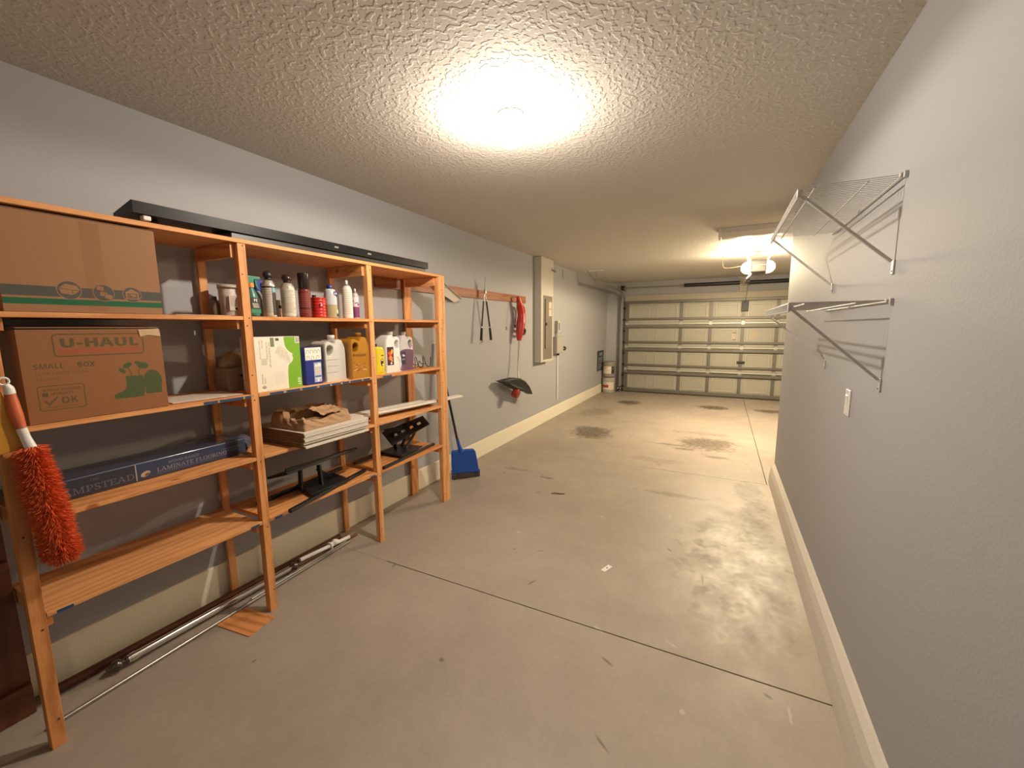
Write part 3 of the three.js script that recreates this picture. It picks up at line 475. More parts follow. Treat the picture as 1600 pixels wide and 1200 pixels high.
{ // squeeze bottle with blue cap
  const g = thing('squeeze_bottle', 'clear bottle of pale liquid with a dark blue cap', 'bottle', [-2.215, T[1], -1.857], HP, 'cans and bottles on the upper shelf');
  mesh('bottle', lathe([[0, 0], [.037, 0], [.039, .01], [.039, .135], [.033, .165], [.03, .178], [.013, .184], [0, .184]], 30), M(lin(.50, .52, .55), .35), g);
  mesh('contents', new THREE.CylinderGeometry(.0393, .0393, .075, 30, 1, true), M(lin(.36, .31, .17), .35), g, [0, .046, 0]);
  mesh('cap', lathe([[0, .182], [.019, .182], [.019, .192], [.014, .206], [.007, .212], [0, .212]], 20), M(lin(.03, .04, .16), .4), g);
  addPrint(g, 'label', .026, .03, canvasTex(64, 72, (c, w, h) => { c.fillStyle = '#20306c'; c.fillRect(0, 0, w, h); c.fillStyle = '#cfd4e2'; c.fillRect(10, 14, 16, 30); c.fillRect(38, 14, 16, 30); }), [.01, .15, .0375]);
  addPrint(g, 'back_label', .02, .05, canvasTex(48, 100, (c, w, h) => { c.fillStyle = '#e4deae'; c.fillRect(0, 0, w, h); c.fillStyle = '#2c3a22'; c.fillRect(0, 50, w, 40); }), [.02, .03, .0345], [0, .5, 0]);
}
function triggerBottle(label, x, z, body, head, accent, h, tex) {
  const g = thing('trigger_bottle', label, 'spray bottle', [x, T[1], z], HP, 'cans and bottles on the upper shelf');
  mesh('bottle', lathe([[0, 0], [.032, 0], [.034, .008], [.034, h * .45], [.026, h * .60], [.015, h * .72], [.014, h * .78], [0, h * .78]], 26), body, g);
  mesh('collar', cyl(.017, .022, 18), accent, g, [0, h * .80, 0]);
  mesh('spray_head', slabShape([[-.03, 0], [.014, 0], [.016, .022], [.05, .024], [.05, .04], [-.02, .042], [-.034, .02]], .022, .004), head, g, [0, h * .83, 0]);
  mesh('trigger', slabShape([[0, 0], [.008, 0], [.014, -.03], [.02, -.045], [.012, -.045], [.004, -.028]], .012, .002), head, g, [.022, h * .83 + .022, 0]);
  if (tex) addPrint(g, 'label', .05, h * .4, tex, [0, h * .28, .0345]);
}
triggerBottle('green headed spray bottle with an orange collar behind the upright', -2.19, -1.345, M(lin(.04, .16, .13), .35), M(lin(.02, .20, .12), .4), M(lin(.65, .25, .04), .4), .20, canvasTex(96, 128, (c, w, h) => { c.fillStyle = '#20201e'; c.fillRect(0, 0, w, h); c.fillStyle = '#e8e2d4'; c.font = 'bold 34px sans-serif'; c.fillText('PE', 30, 34); c.fillStyle = '#cfc8ba'; for (let i = 0; i < 4; i++) c.fillRect(14 + i * 3, 46 + i * 10, 60, 5); c.fillStyle = '#2f7a5c'; c.fillRect(0, 92, w, 36); }));
triggerBottle('blue headed spray bottle standing behind the silver cans', -2.31, -1.455, M(lin(.22, .22, .24), .4), M(lin(.02, .05, .30), .4), M(lin(.02, .05, .30), .4), .195);
triggerBottle('black headed spray bottle deep behind the silver cans', -2.38, -1.53, M(lin(.06, .06, .07), .4), blackPlastic, blackPlastic, .185);
{ const g = thing('white_carton', 'small white tilted packet between the two silver cans', 'packet', [-2.30, T[1], -1.575], HP + .3, 'cans and bottles on the upper shelf'); mesh('carton', rbox(.07, .10, .03, .003), M(lin(.60, .56, .50), .6), g, [0, .05, 0]); addPrint(g, 'print', .06, .05, canvasTex(64, 64, (c, w, h) => { c.fillStyle = '#d8d0c4'; c.fillRect(0, 0, w, h); c.fillStyle = '#2a2624'; c.fillRect(0, 0, w, 22); }), [0, .045, .0155]); }

// ---------------------------------------------------------------- middle shelf goods
function printBox(name, label, category, W, H, D, x, y, z, turn, baseMat, tex, group) {
  const g = thing(name, label, category, [x - D / 2, y, z], HP + turn, group); mesh('carton', rbox(W, H, D, .003), baseMat, g, [0, H / 2, 0]); addPrint(g, 'printed_face', W - .003, H - .003, tex, [0, H / 2, D / 2 + .0006], [0, 0, 0], .4); return g;
}
printBox('lamp_box', 'tall white and green retail box for an LED light', 'box', .262, .29, .12, -2.16, T[2], -1.449, 0.0, white, canvasTex(520, 640, (c, w, h) => {
  c.fillStyle = '#efe6d6'; c.fillRect(0, 0, w, h); c.fillStyle = '#7cb02c'; c.beginPath(); c.moveTo(w, 0); c.lineTo(330, 0); c.bezierCurveTo(330, 120, 350, 150, 395, 190); c.lineTo(430, 215); c.lineTo(415, 230); c.bezierCurveTo(440, 270, 420, 310, 385, 330); c.bezierCurveTo(360, 350, 352, 380, 352, h); c.lineTo(w, h); c.fill();
  c.strokeStyle = '#cabfae'; c.lineWidth = 3; for (let i = 0; i < 11; i++) { c.beginPath(); c.ellipse(310, 150 + i * 11, 60 + i * 6, 14, .7, 0, 7); c.stroke(); }
  c.save(); c.translate(48, 34); c.rotate(HP); c.fillStyle = '#6f6a5e'; c.font = '20px sans-serif'; c.fillText('3,000 Lumens / Lúmenes', 0, 0); c.fillText('SPIN LIGHT', 0, -26); c.restore();
  c.save(); c.translate(150, 60); c.rotate(HP); c.fillStyle = '#4f4a42'; c.font = '21px sans-serif'; c.fillText('Color Changing LED Closet Light', 0, 0); c.fillText('Luz LED para armario', 0, 28); c.restore();
  c.fillStyle = '#7d8468'; c.fillRect(172, 8, 44, 108); c.fillStyle = '#5d5a4c'; c.fillRect(232, 14, 40, 32);
  c.fillStyle = '#d4ccbc'; c.fillRect(60, 250, 62, 78);
  c.fillStyle = '#eee8da'; c.fillRect(462, 4, 54, 76); c.fillStyle = '#3c3a32'; for (let i = 0; i < 8; i++) c.fillRect(468, 10 + i * 8, 42, 4);
  c.save(); c.translate(92, h - 30); c.rotate(-HP); c.fillStyle = '#5c5850'; c.font = 'bold 58px sans-serif'; c.fillText('C', 0, 0); c.fillRect(14, -26, 26, 9); c.font = '22px sans-serif'; c.fillText('Commercial', 58, -26); c.fillText('Electric', 58, 0); c.restore();
  c.save(); c.translate(505, h - 30); c.rotate(-HP); c.fillStyle = '#f2efe0'; c.font = 'bold 52px sans-serif'; c.fillText('LED', 0, 0); c.restore();
  c.fillStyle = '#d6ccbb'; for (let i = 0; i < 12; i++) c.fillRect(200, 430 + i * 12, 110, 3);
}));
printBox('bulb_box', 'small blue and white retail box next to the green one', 'box', .118, .222, .09, -2.175, T[2], -1.672, 0.06, M(lin(.03, .05, .28), .45), canvasTex(240, 440, (c, w, h) => {
  c.fillStyle = '#14287e'; c.fillRect(0, 0, w, h); c.fillStyle = '#ece7dd'; c.fillRect(0, 0, w, 148); c.strokeStyle = '#4a4742'; c.lineWidth = 4; for (const [x, y] of [[40, 50], [95, 48], [150, 50], [200, 48], [40, 120], [110, 124], [185, 118]]) { c.beginPath(); c.arc(x, y, 20, -2.8, .6); c.stroke(); c.beginPath(); c.moveTo(x - 16, y - 4); c.lineTo(x - 24, y + 22); c.stroke(); }
  c.fillStyle = '#9fb4d8'; c.fillRect(118, 180, 112, 240); c.fillStyle = '#c9c4bb'; c.fillRect(126, 236, 96, 100); c.fillStyle = '#ece7dd'; c.beginPath(); c.moveTo(124, 230); c.lineTo(150, 192); c.lineTo(160, 212); c.lineTo(186, 188); c.lineTo(224, 200); c.lineTo(224, 232); c.fill(); c.fillStyle = '#2c4ca8'; c.fillRect(126, 344, 96, 14); c.fillStyle = '#ece7dd'; c.fillRect(126, 366, 96, 10); c.fillRect(160, 380, 30, 34);
}));
// jugs: outline with a handle opening, extruded
function jug(name, label, category, x, z, mat, capMat, W, H, D, capX, mirror, extra, turn = 0) {
  const g = thing(name, label, category, [x, T[2], z], HP + turn, 'jugs and bottles on the middle shelf'), s = mirror ? -1 : 1, w = W / 2, o = p => [p[0] * s * w, p[1] * H];
  const out = smoothOutline([[-.97, .0], [.97, 0], [1, .06], [1, .62], [.94, .78], [.72, .93], [.55, .965], [.15, .965], [.0, .93], [-.10, .88], [-.55, .93], [-.86, .90], [-1, .78], [-1, .06]].map(o), 90);
  const hole = smoothOutline([[-.78, .64], [-.55, .60], [-.34, .66], [-.24, .76], [-.34, .81], [-.56, .83], [-.76, .79]].map(o), 40);
  const sh = new THREE.Shape((mirror ? out.slice().reverse() : out).map(p => new THREE.Vector2(...p))); sh.holes.push(new THREE.Path((mirror ? hole : hole.slice().reverse()).map(p => new THREE.Vector2(...p))));
  const bd = new THREE.ExtrudeGeometry(sh, { depth: D - .036, bevelEnabled: true, bevelThickness: .018, bevelSize: .007, bevelOffset: -.007, bevelSegments: 4 }); bd.translate(0, 0, -(D - .036) / 2);
  mesh('jug', bd, mat, g);
  mesh('neck', cyl(.02, .02, 20), mat, g, [capX * s * w, H * .965, 0]); mesh('cap', lathe([[0, 0], [.023, 0], [.023, .02], [.021, .024], [0, .024]], 24), capMat, g, [capX * s * w, H * .98, 0]);
  if (extra) extra(g, w, H, D); return g;
}
jug('milk_jug', 'translucent white plastic jug with a white cap', 'jug', -2.245, -1.838, M(lin(.60, .57, .53), .4), white, .165, .272, .13, .35, false, (g, w, H, D) => { for (let i = 0; i < 3; i++) mesh('moulded_rib', rbox(.085, .004, .004, .0015, 1), M(lin(.50, .48, .45), .4), g, [-.025, .06 + i * .04, D / 2 + .0005]); }, .05);
jug('antifreeze_jug', 'amber plastic jug with black lettering', 'jug', -2.215, -2.015, new THREE.MeshPhysicalMaterial({ color: lin(.42, .19, .015), roughness: .25, clearcoat: .5 }), M(lin(.32, .14, .012), .4), .165, .285, .13, .55, false, (g, w, H, D) => {
  addPrint(g, 'lettering', .12, .13, canvasTex(384, 416, (c, W, h) => { c.fillStyle = '#a97019'; c.fillRect(0, 0, W, h); c.fillStyle = '#140d06'; c.font = 'bold 92px sans-serif'; c.save(); c.translate(6, 110); c.scale(370 / c.measureText('Prestone').width, 1); c.fillText('Prestone', 0, 0); c.restore(); c.fillStyle = '#cf8a55'; for (let i = 0; i < 26; i++) { c.beginPath(); c.ellipse(rr(10, W), rr(190, h), rr(20, 60), rr(4, 14), rr(-.4, .2), 0, 7); c.fillStyle = ['#c98450', '#8f4d1c', '#e0a57c', '#7a3c12'][i % 4]; c.fill(); } }), [-.012, .115, D / 2 + .0008], [0, 0, 0], .3);
  mesh('side_label', rbox(.003, .20, .07, .001, 1), M(lin(.70, .42, .03), .4), g, [w + .0008, .12, .01]);
}, .04);
{ // yellow bottle
  const g = thing('yellow_bottle', 'bright yellow bottle with a dark cap beside the upright', 'bottle', [-2.225, T[2], -2.235], HP, 'jugs and bottles on the middle shelf');
  mesh('bottle', slabShape(smoothOutline([[-.045, 0], [.045, 0], [.048, .02], [.047, .16], [.035, .19], [.015, .20], [-.03, .20], [-.045, .18], [-.048, .02]], 60), .07, .014), M(lin(.68, .55, .02), .35), g); mesh('cap', cyl(.014, .024, 18), blackPlastic, g, [-.012, .208, 0]);
  addPrint(g, 'label', .05, .12, canvasTex(128, 300, (c, w, h) => { c.fillStyle = '#e0c524'; c.fillRect(0, 0, w, h); c.fillStyle = '#3a2c0c'; c.fillRect(50, 36, 60, 20); c.fillStyle = '#2a1c12'; c.beginPath(); c.ellipse(70, 170, 34, 70, 0, 0, 7); c.fill(); c.fillStyle = '#eee6d8'; c.beginPath(); c.arc(72, 130, 16, 0, 7); c.arc(88, 210, 16, 0, 7); c.fill(); }), [.012, .095, .0356]);
}
jug('detergent_jug', 'white jug with a red flame label and a moulded handle', 'jug', -2.265, -2.385, whiteGloss, white, .155, .29, .12, -.45, true, (g, w, H, D) => {
  addPrint(g, 'label', .07, .135, canvasTex(180, 340, (c, W, h) => { c.fillStyle = '#5c1026'; c.fillRect(0, 0, W, h); c.fillStyle = '#2a1018'; c.fillRect(0, 0, W, 50); for (let i = 0; i < 26; i++) { c.fillStyle = ['#d8461c', '#f08a22', '#b8201c', '#f4c04a'][i % 4]; c.beginPath(); c.ellipse(rr(30, 150), rr(70, 260), rr(10, 26), rr(16, 40), rr(-.5, .5), 0, 7); c.fill(); } c.fillStyle = '#2c0d12'; c.fillRect(0, 276, W, 64); c.fillStyle = '#f0e2d0'; c.beginPath(); c.arc(110, 305, 24, 0, 7); c.fill(); }), [-.035, .125, D / 2 + .0008]);
  mesh('side_grip', slabShape(smoothOutline([[.06, .02], [.075, .06], [.05, .10], [.035, .12], [.06, .14], [.078, .11], [.08, .04]], 40), D + .012, .006), whiteGloss, g);
}, .03);
jug('purple_jug', 'jug of purple liquid with a clear handle top', 'jug', -2.28, -2.555, M(lin(.56, .52, .54), .3), white, .15, .285, .12, -.4, true, (g, w, H, D) => {
  const o = smoothOutline([[-w * .98, .002], [w * .98, .002], [w * 1.01, .02], [w * 1.01, .165], [-w * 1.01, .165], [-w * 1.01, .02]], 60); mesh('contents', slabShape(o, D + .0015, .012), M(lin(.15, .075, .13), .3), g);
  addPrint(g, 'label', .05, .10, canvasTex(100, 200, (c, W, h) => { c.fillStyle = '#2c2740'; c.fillRect(0, 0, W, h); c.fillStyle = '#d0cada'; c.beginPath(); c.ellipse(50, 60, 34, 16, .3, 0, 7); c.fill(); c.fillStyle = '#8f86a8'; c.fillRect(12, 110, 70, 20); }), [-.045, .10, D / 2 + .0015]);
}, .02);
// wire bicycle hooks
for (const [z, l] of [[-2.715, 'black wire storage hook lying next to the purple jug'], [-2.815, 'black wire storage hook lying nearest the wide end post']]) {
  const g = thing('wire_hook', l, 'hook', [-2.26, T[2], z], HP, 'wire hooks on the middle shelf'), w = (pts) => mesh('wire', tube(pts, .0032, 40, 7), blackMetal, g);
  w([[-.045, .004, .02], [-.03, .05, .01], [-.022, .088, 0], [-.012, .094, 0], [-.004, .085, 0], [.004, .03, .01], [.018, .005, .02], [.036, .012, .03], [.046, .05, .03], [.047, .075, .03]]);
  w([[-.055, .004, -.03], [-.04, .03, -.03], [-.045, .055, -.02], [-.02, .03, -.01], [.004, .03, .01]]);
  mesh('tip', new THREE.SphereGeometry(.005, 10, 8), blackMetal, g, [.047, .077, .03]);
}

// ---------------------------------------------------------------- lower shelves
{ // white boards stacked over the edge
  const bm = M(lin(.66, .60, .52), .5), names = ['bottom', 'second', 'third', 'fourth', 'fifth', 'top'];
  for (let i = 0; i < 6; i++) {
    const dx = [0, -.012, -.004, -.006, -.002, -.003][i], y = T[3] + .0005 + i * .0135 + (i > 0 ? .008 : 0) + (i > 1 ? .002 : 0);
    const g = thing('laminate_board', `white laminate board, ${i === 5 ? 'topmost' : i === 0 ? 'lowest' : names[i] + ' from the bottom'} of the overhanging stack`, 'board', [-2.265 + dx, y, -1.712], 0, 'stacked white boards');
    mesh('panel', rbox(.46, .0125, .465 + (i % 2) * .006, .0015, 1), bm, g, [0, .00625, 0]);
    if (i < 1) mesh('spacer', rbox(.30, .0075, .43, .001, 1), cardDark, g, [-.06, .0125 + .004, 0]);
    mesh('edge_wrap', rbox(.455, .012, .002, .0005, 1), cardDark, g, [-.006, .00625, .2345 + (i % 2) * .003]);
  }
}
{ // brown paper bag, open and crumpled
  const g = thing('paper_bag', 'crumpled open brown paper bag on the white panel stack', 'bag', [-2.215, T[3] + .0925, -1.668], HP + .04), W = .34, D = .28, H = .075, pm = M(lin(.40, .245, .13), .85, { side: THREE.DoubleSide });
  const ring = []; const N = 96; for (let i = 0; i < N; i++) { const a = i / N * 4, k = Math.floor(a), f = a - k; ring.push(k === 0 ? [-W / 2 + W * f, D / 2] : k === 1 ? [W / 2, D / 2 - D * f] : k === 2 ? [W / 2 - W * f, -D / 2] : [-W / 2, -D / 2 + D * f]); }
  const pos = [], idx = [], rows = 9; for (let r = 0; r <= rows; r++) { const t = r / rows; for (let i = 0; i < N; i++) { const [x, z] = ring[i], top = H * (0.8 + .28 * pn(i * .11 + 3, 4.5) + (z < -.05 ? .45 : 0) + (x > .1 && z > 0 ? .25 : 0)), inw = 1 - .10 * Math.pow(t, 2) + .03 * Math.sin(t * 9 + i) * t; pos.push(x * inw + .008 * t * pn(i * .4, r * .6 + 2), top * t, z * inw + .010 * t * pn(i * .4 + 8, r * .6)); } }
  // folded-in rim
  for (let i = 0; i < N; i++) { const k = rows * N + i; pos.push(pos[k * 3] * .80, pos[k * 3 + 1] * (.80 + .2 * pn(i * .3, 9)), pos[k * 3 + 2] * .80); }
  for (let r = 0; r <= rows; r++) for (let i = 0; i < N; i++) { const a = r * N + i, b = r * N + (i + 1) % N, c = a + N, d = b + N; idx.push(a, b, c, b, d, c); }
  const geo = new THREE.BufferGeometry(); geo.setAttribute('position', new THREE.Float32BufferAttribute(pos, 3)); geo.setIndex(idx); geo.computeVertexNormals(); mesh('bag_wall', geo, pm, g);
  mesh('bag_base', rbox(W - .01, .004, D - .01, .001, 1), pm, g, [0, .004, 0]);
  const fl = new THREE.PlaneGeometry(.20, .12, 16, 10), fp = fl.attributes.position; for (let i = 0; i < fp.count; i++) { const x = fp.getX(i), y = fp.getY(i); fp.setZ(i, .014 * pn(x * 22 + 5, y * 22 + 8) + .008 * pn(x * 60, y * 60 + 3)); } fl.computeVertexNormals();
  mesh('folded_flap', fl, pm, g, [.04, .082, .08], [-HP + .25, .12, .1]);
}
{ // white moulding strips
  const sm = M(lin(.80, .76, .66), .45), S = [[-2.40, -1.95, -2.245, -3.31, .000, .07, 'longest white trim strip, sticking out past the wide end post'], [-2.34, -1.96, -2.195, -3.24, .018, .07, 'upper of the white trim strips sticking out past the end post'], [-2.31, -1.98, -2.185, -2.80, .036, .07, 'short white trim strip on top of the longer ones'], [-2.385, -1.99, -2.27, -2.78, .036, .05, 'short white trim strip lying at the back of the others']];
  for (const [x0, z0, x1, z1, y, w, l] of S) { const g = thing('trim_strip', l, 'trim strip', [(x0 + x1) / 2, T[3] + y, (z0 + z1) / 2], 0, 'white trim strips on the lower shelf'); const dx = (x1 - x0) / 2, dz = (z1 - z0) / 2; mesh('strip', barGeo([-dx, .0085, -dz], [dx, .0085, dz], w, .0165), sm, g); mesh('bead', barGeo([-dx + w / 2 + .001, .006, -dz], [dx + w / 2 + .001, .006, dz], .006, .008), sm, g); }
}
// black television mount frames
function mountFrame(label, x, z, flip) {
  const g = thing('monitor_mount', label, 'mount', [x, T[4], z], HP), m = blackMetal;
  const B = (n, a, b, w, h, up) => mesh(n, barGeo(a, b, w, h, up), m, g);
  if (!flip) {
    B('front_rail', [-.34, .012, .20], [.34, .012, .06], .024, .02); B('rear_rail', [-.36, .012, -.06], [.30, .012, -.13], .024, .02);
    mesh('base_plate', slabShape([[-.15, -.14], [.13, -.14], [.17, .06], [-.09, .09]], .012, .003), m, g, [0, .026, 0], [-HP, 0, 0]);
    B('upright', [-.13, .02, .01], [-.11, .17, -.01], .03, .014, [1, 0, 0]); B('upright', [-.02, .02, .06], [.0, .15, .02], .03, .014, [1, 0, 0]);
    B('brace', [.10, .03, .0], [.0, .12, .0], .02, .012, [0, 0, 1]);
    mesh('tilted_plate', slabShape([[-.25, -.10], [.30, -.07], [.30, .06], [-.25, .10]], .016, .003, [[[-.16, -.05], [-.16, -.03], [-.02, -.03], [-.02, -.05]], [[.06, .02], [.06, .035], [.2, .035], [.2, .02]]]), m, g, [-.02, .165, 0], [-HP - .30, -.02, .0]);
    B('plate_lip', [-.27, .205, .085], [.26, .185, .06], .012, .022);
  } else {
    B('front_rail', [-.34, .012, .17], [.33, .012, .11], .022, .018); B('rear_rail', [-.36, .012, -.10], [.20, .012, -.13], .022, .018);
    mesh('base_plate', slabShape([[-.13, -.13], [.16, -.10], [.12, .11], [-.13, .08]], .012, .003), m, g, [.03, .026, 0], [-HP, 0, 0]);
    B('upright', [.01, .02, -.02], [-.01, .17, -.04], .035, .016, [1, 0, 0]); B('brace', [.06, .03, .03], [.22, .13, .0], .02, .014, [0, 0, 1]); B('brace', [.09, .03, -.04], [.14, .15, -.02], .02, .014, [0, 0, 1]);
    const slots = []; for (let i = 0; i < 4; i++) { const a = -.10 + i * .085; slots.push([[a, -.012], [a, .012], [a + .045, .012], [a + .045, -.012]]); }
    mesh('tilted_plate', slabShape([[-.16, -.07], [.26, -.05], [.26, .05], [-.16, .07]], .014, .003, slots), m, g, [.09, .165, -.02], [-HP + .75, -.26, 0]);
    B('plate_lip', [-.08, .20, -.06], [.02, .215, .04], .014, .035);
  }
}
mountFrame('black metal mount with a long flat plate, under the panel stack', -2.295, -1.735, false);
mountFrame('black metal mount with a slotted tilted plate by the end post', -2.315, -2.505, true);

// ---------------------------------------------------------------- on top of the shelving
{
  const g = thing('black_valance', 'long black panel lying on top of the shelving', 'panel', [-2.30, 1.989, -1.83], 0), L = 1.90;
  const satin = new THREE.MeshPhysicalMaterial({ color: lin(.010, .0095, .0095), roughness: .4, specularIntensity: .35 });
  const wedge = new THREE.ExtrudeGeometry(new THREE.Shape([[.14, 0], [.14, .048], [.132, .05], [-.03, .016], [-.03, 0]].map(p => new THREE.Vector2(...p))), { depth: L, bevelEnabled: false }); wedge.translate(0, 0, -L / 2); mesh('panel', wedge, satin, g, [0, .0345, 0]);
  mesh('lower_rail', rbox(.16, .034, 1.50, .004), M(lin(.03, .029, .028), .4), g, [.045, .0172, -.185]);
  mesh('foot_clip', rbox(.03, .022, .03, .006), whiteGloss, g, [.115, .0235, .90]);
  mesh('foot_clip', rbox(.10, .034, .03, .006), blackPlastic, g, [.0, .0172, .84]);
  for (const z of [-.05, -.32]) mesh('clip', rbox(.006, .012, .03, .002), steel, g, [.1405, .058, z]);
}

// ---------------------------------------------------------------- hung by the near post
{
  const g = thing('duster', 'fluffy orange duster hanging from the near upright', 'duster', [-2.08, 0.73, -0.50]);
  const P = (n, geo, m) => wpart(g, n, geo, m, [0, 0, 0]).position.set(-g.position.x, -g.position.y, -g.position.z);
  P('handle', sweep([[-2.10, 1.345, -.462], [-2.10, 1.31, -.463], [-2.095, 1.27, -.466], [-2.09, 1.225, -.471]], [.013, .017, .0175, .0135], 16), M(lin(.55, .12, .04), .45));
  P('ferrule', sweep([[-2.09, 1.226, -.471], [-2.088, 1.19, -.477], [-2.085, 1.15, -.485]], [.0135, .013, .016], 16), whiteGloss);
  P('end_cap', sweep([[-2.10, 1.342, -.462], [-2.10, 1.36, -.461], [-2.10, 1.375, -.455]], [.014, .013, .008], 12), whiteGloss);
  P('hanging_loop', (() => { const t = new THREE.TorusGeometry(.012, .0035, 8, 18); t.rotateY(HP); t.translate(-2.10, 1.385, -.452); return t; })(), whiteGloss);
  const c = new THREE.CatmullRomCurve3([[-2.085, 1.155, -.484], [-2.085, 1.05, -.490], [-2.082, .92, -.502], [-2.08, .80, -.512], [-2.08, .735, -.518]].map(V3)); const core = sweep([[-2.085, 1.155, -.484], [-2.085, 1.05, -.490], [-2.082, .92, -.502], [-2.08, .80, -.512], [-2.08, .745, -.516]], [.020, .030, .034, .036, .026], 18);
  const fm = M(lin(.78, .15, .04), .85); P('head_core', core, fm);
  const cone = new THREE.ConeGeometry(.0028, .026, 4, 1, true); cone.translate(0, .012, 0); const parts = [], up = new THREE.Vector3(0, 1, 0), q = new THREE.Quaternion(), m4 = new THREE.Matrix4();
  for (let i = 0; i < 5200; i++) { const t = rnd(), p = c.getPoint(t), a = rnd() * 6.2832, rad = .022 + .014 * Math.min(1, t * 3) * (1 - Math.max(0, t - .9) * 4), d = new THREE.Vector3(Math.cos(a), rr(-.75, .05) - (t > .95 ? .8 : 0), Math.sin(a)).normalize(); const cg = cone.clone(); q.setFromUnitVectors(up, d); const sc = rr(.7, 1.25); m4.compose(new THREE.Vector3(p.x + d.x * rad, p.y + rr(-.006, .006), p.z + d.z * rad), q, new THREE.Vector3(1, sc, 1)); cg.applyMatrix4(m4); parts.push(cg); }
  P('fibres', mergeGeometries(parts), fm); g.children[g.children.length - 1].userData.kind = 'stuff';
  const y = thing('yellow_scraper', 'rounded yellow plastic blade hanging behind the orange duster', 'tool', [-2.135, 1.15, -.43], HP);
  mesh('blade', slabShape(smoothOutline([[-.06, 0], [.03, 0], [.042, .02], [.03, .12], [.0, .24], [-.05, .25], [-.07, .1]], 50), .012, .003), M(lin(.60, .28, .02), .45), y, [0, 0, .03]); mesh('hanging_hole_rim', new THREE.TorusGeometry(.01, .003, 8, 16), M(lin(.5, .22, .02), .45), y, [-.02, .22, .037]);
  const b = thing('brown_panel', 'dark brown wooden panel standing on the floor behind the near upright', 'panel', [-2.45, 0, -.215], .0); mesh('panel', woodBox(.03, 1.0, .49), darkWoodMat, b, [-.008, .503, 0], [0, 0, .04]); mesh('batten', woodBox(.03, .05, .48), darkWoodMat, b, [.018, .64, 0], [0, 0, .04]); mesh('batten', woodBox(.03, .05, .48), darkWoodMat, b, [.039, .12, 0], [0, 0, .04]);
}

// ---------------------------------------------------------------- rods and scraps on the floor
function rodThing(name, label, a, b, r, mat, extra) { const g = thing(name, label, 'rod', [(a[0] + b[0]) / 2, 0, (a[2] + b[2]) / 2], 0, 'rods lying under the shelving'); const o = [g.position.x, 0, g.position.z], A = a.map((v, i) => v - o[i]), B = b.map((v, i) => v - o[i]); mesh('pole', rodGeo(A, B, r, 18), mat, g); if (extra) extra(g, A, B); return g; }
const finial = [[0, 0], [.02, 0], [.021, .008], [.013, .014], [.013, .02], [.026, .03], [.032, .046], [.026, .062], [.014, .07], [.017, .078], [.008, .088], [0, .09]];
function addFinial(g, P, dir, mat, s = 1) { const l = lathe(finial.map(p => [p[0] * s, p[1] * s]), 20); l.rotateX(dir * HP); mesh('finial', l, mat, g, P); }
const antique = M(lin(.16, .14, .11), .25, { metalness: .85 });
rodThing('curtain_rod', 'shiny chrome curtain rod with an ornate end on the floor', [-2.383, .034, -.74], [-2.383, .034, -1.55], .018, chrome, (g, A, B) => { addFinial(g, A, 1, antique, .85); addFinial(g, B, -1, antique, .8); mesh('collar', rodGeo([A[0], A[1], A[2] - .01], [A[0], A[1], A[2] - .03], .021, 18), chrome, g); });
rodThing('curtain_rod', 'thin dull metal rod nearest the aisle on the floor', [-2.27, .009, -.45], [-2.352, .009, -2.0], .0085, M(lin(.40, .37, .33), .3, { metalness: .85 }), (g, A, B) => mesh('sleeve', rodGeo(A.map((v, i) => v + (B[i] - v) * .45), B, .0105, 14), M(lin(.30, .28, .25), .35, { metalness: .8 }), g));
rodThing('wooden_rod', 'dark brown wooden rod against the wall kerb', [-2.470, .022, -.49], [-2.45, .022, -2.0], .02, darkWoodMat);
rodThing('wooden_rod', 'slim brown wooden rod beside the white curtain rod', [-2.425, .012, -.9], [-2.385, .012, -2.10], .011, M(lin(.16, .065, .03), .4));
rodThing('curtain_rod', 'white curtain rod with a white end knob near the bottom of the uprights', [-2.40, .042, -1.64], [-2.372, .03, -2.02], .013, whiteGloss, (g, A, B) => { addFinial(g, A.map((v, i) => v + (B[i] - v) * .60 + (i === 1 ? .008 : 0)), -1, whiteGloss, .75); mesh('ring', new THREE.TorusGeometry(.022, .006, 8, 20), whiteGloss, g, A.map((v, i) => v + (B[i] - v) * .58)); });
rodThing('curtain_rod', 'grey metal rod lying between chrome and brown rods', [-2.335, .010, -1.28], [-2.365, .010, -1.985], .0095, M(lin(.48, .46, .42), .35, { metalness: .7 }));
{ const g = thing('wood_scrap', 'thin square of raw plywood under the front upright', 'wood scrap', [-2.18, 0, -1.165], .12); mesh('sheet', woodBox(.26, .004, .155), woodMats[1], g, [-.02, .0025, 0]); }
{ const g = thing('paper_tag', 'small white tag with a dark dot on the floor', 'tag', [-.587, 0, -2.50], -.35); mesh('card', rbox(.032, .002, .085, .0008, 1), white, g, [0, .0015, 0]); mesh('dot', cyl(.006, .0006, 14), M(lin(.05, .05, .05), .6), g, [0, .0028, -.005]); }
{ const g = thing('twig', 'short brown twig lying on the bare floor', 'twig', [-1.294, 0, -3.5], 0); mesh('stem', sweep([[-.06, .004, .02], [-.02, .006, .0], [.02, .005, -.006], [.055, .004, -.03]], [.003, .005, .005, .003], 8), M(lin(.12, .07, .035), .8), g); }

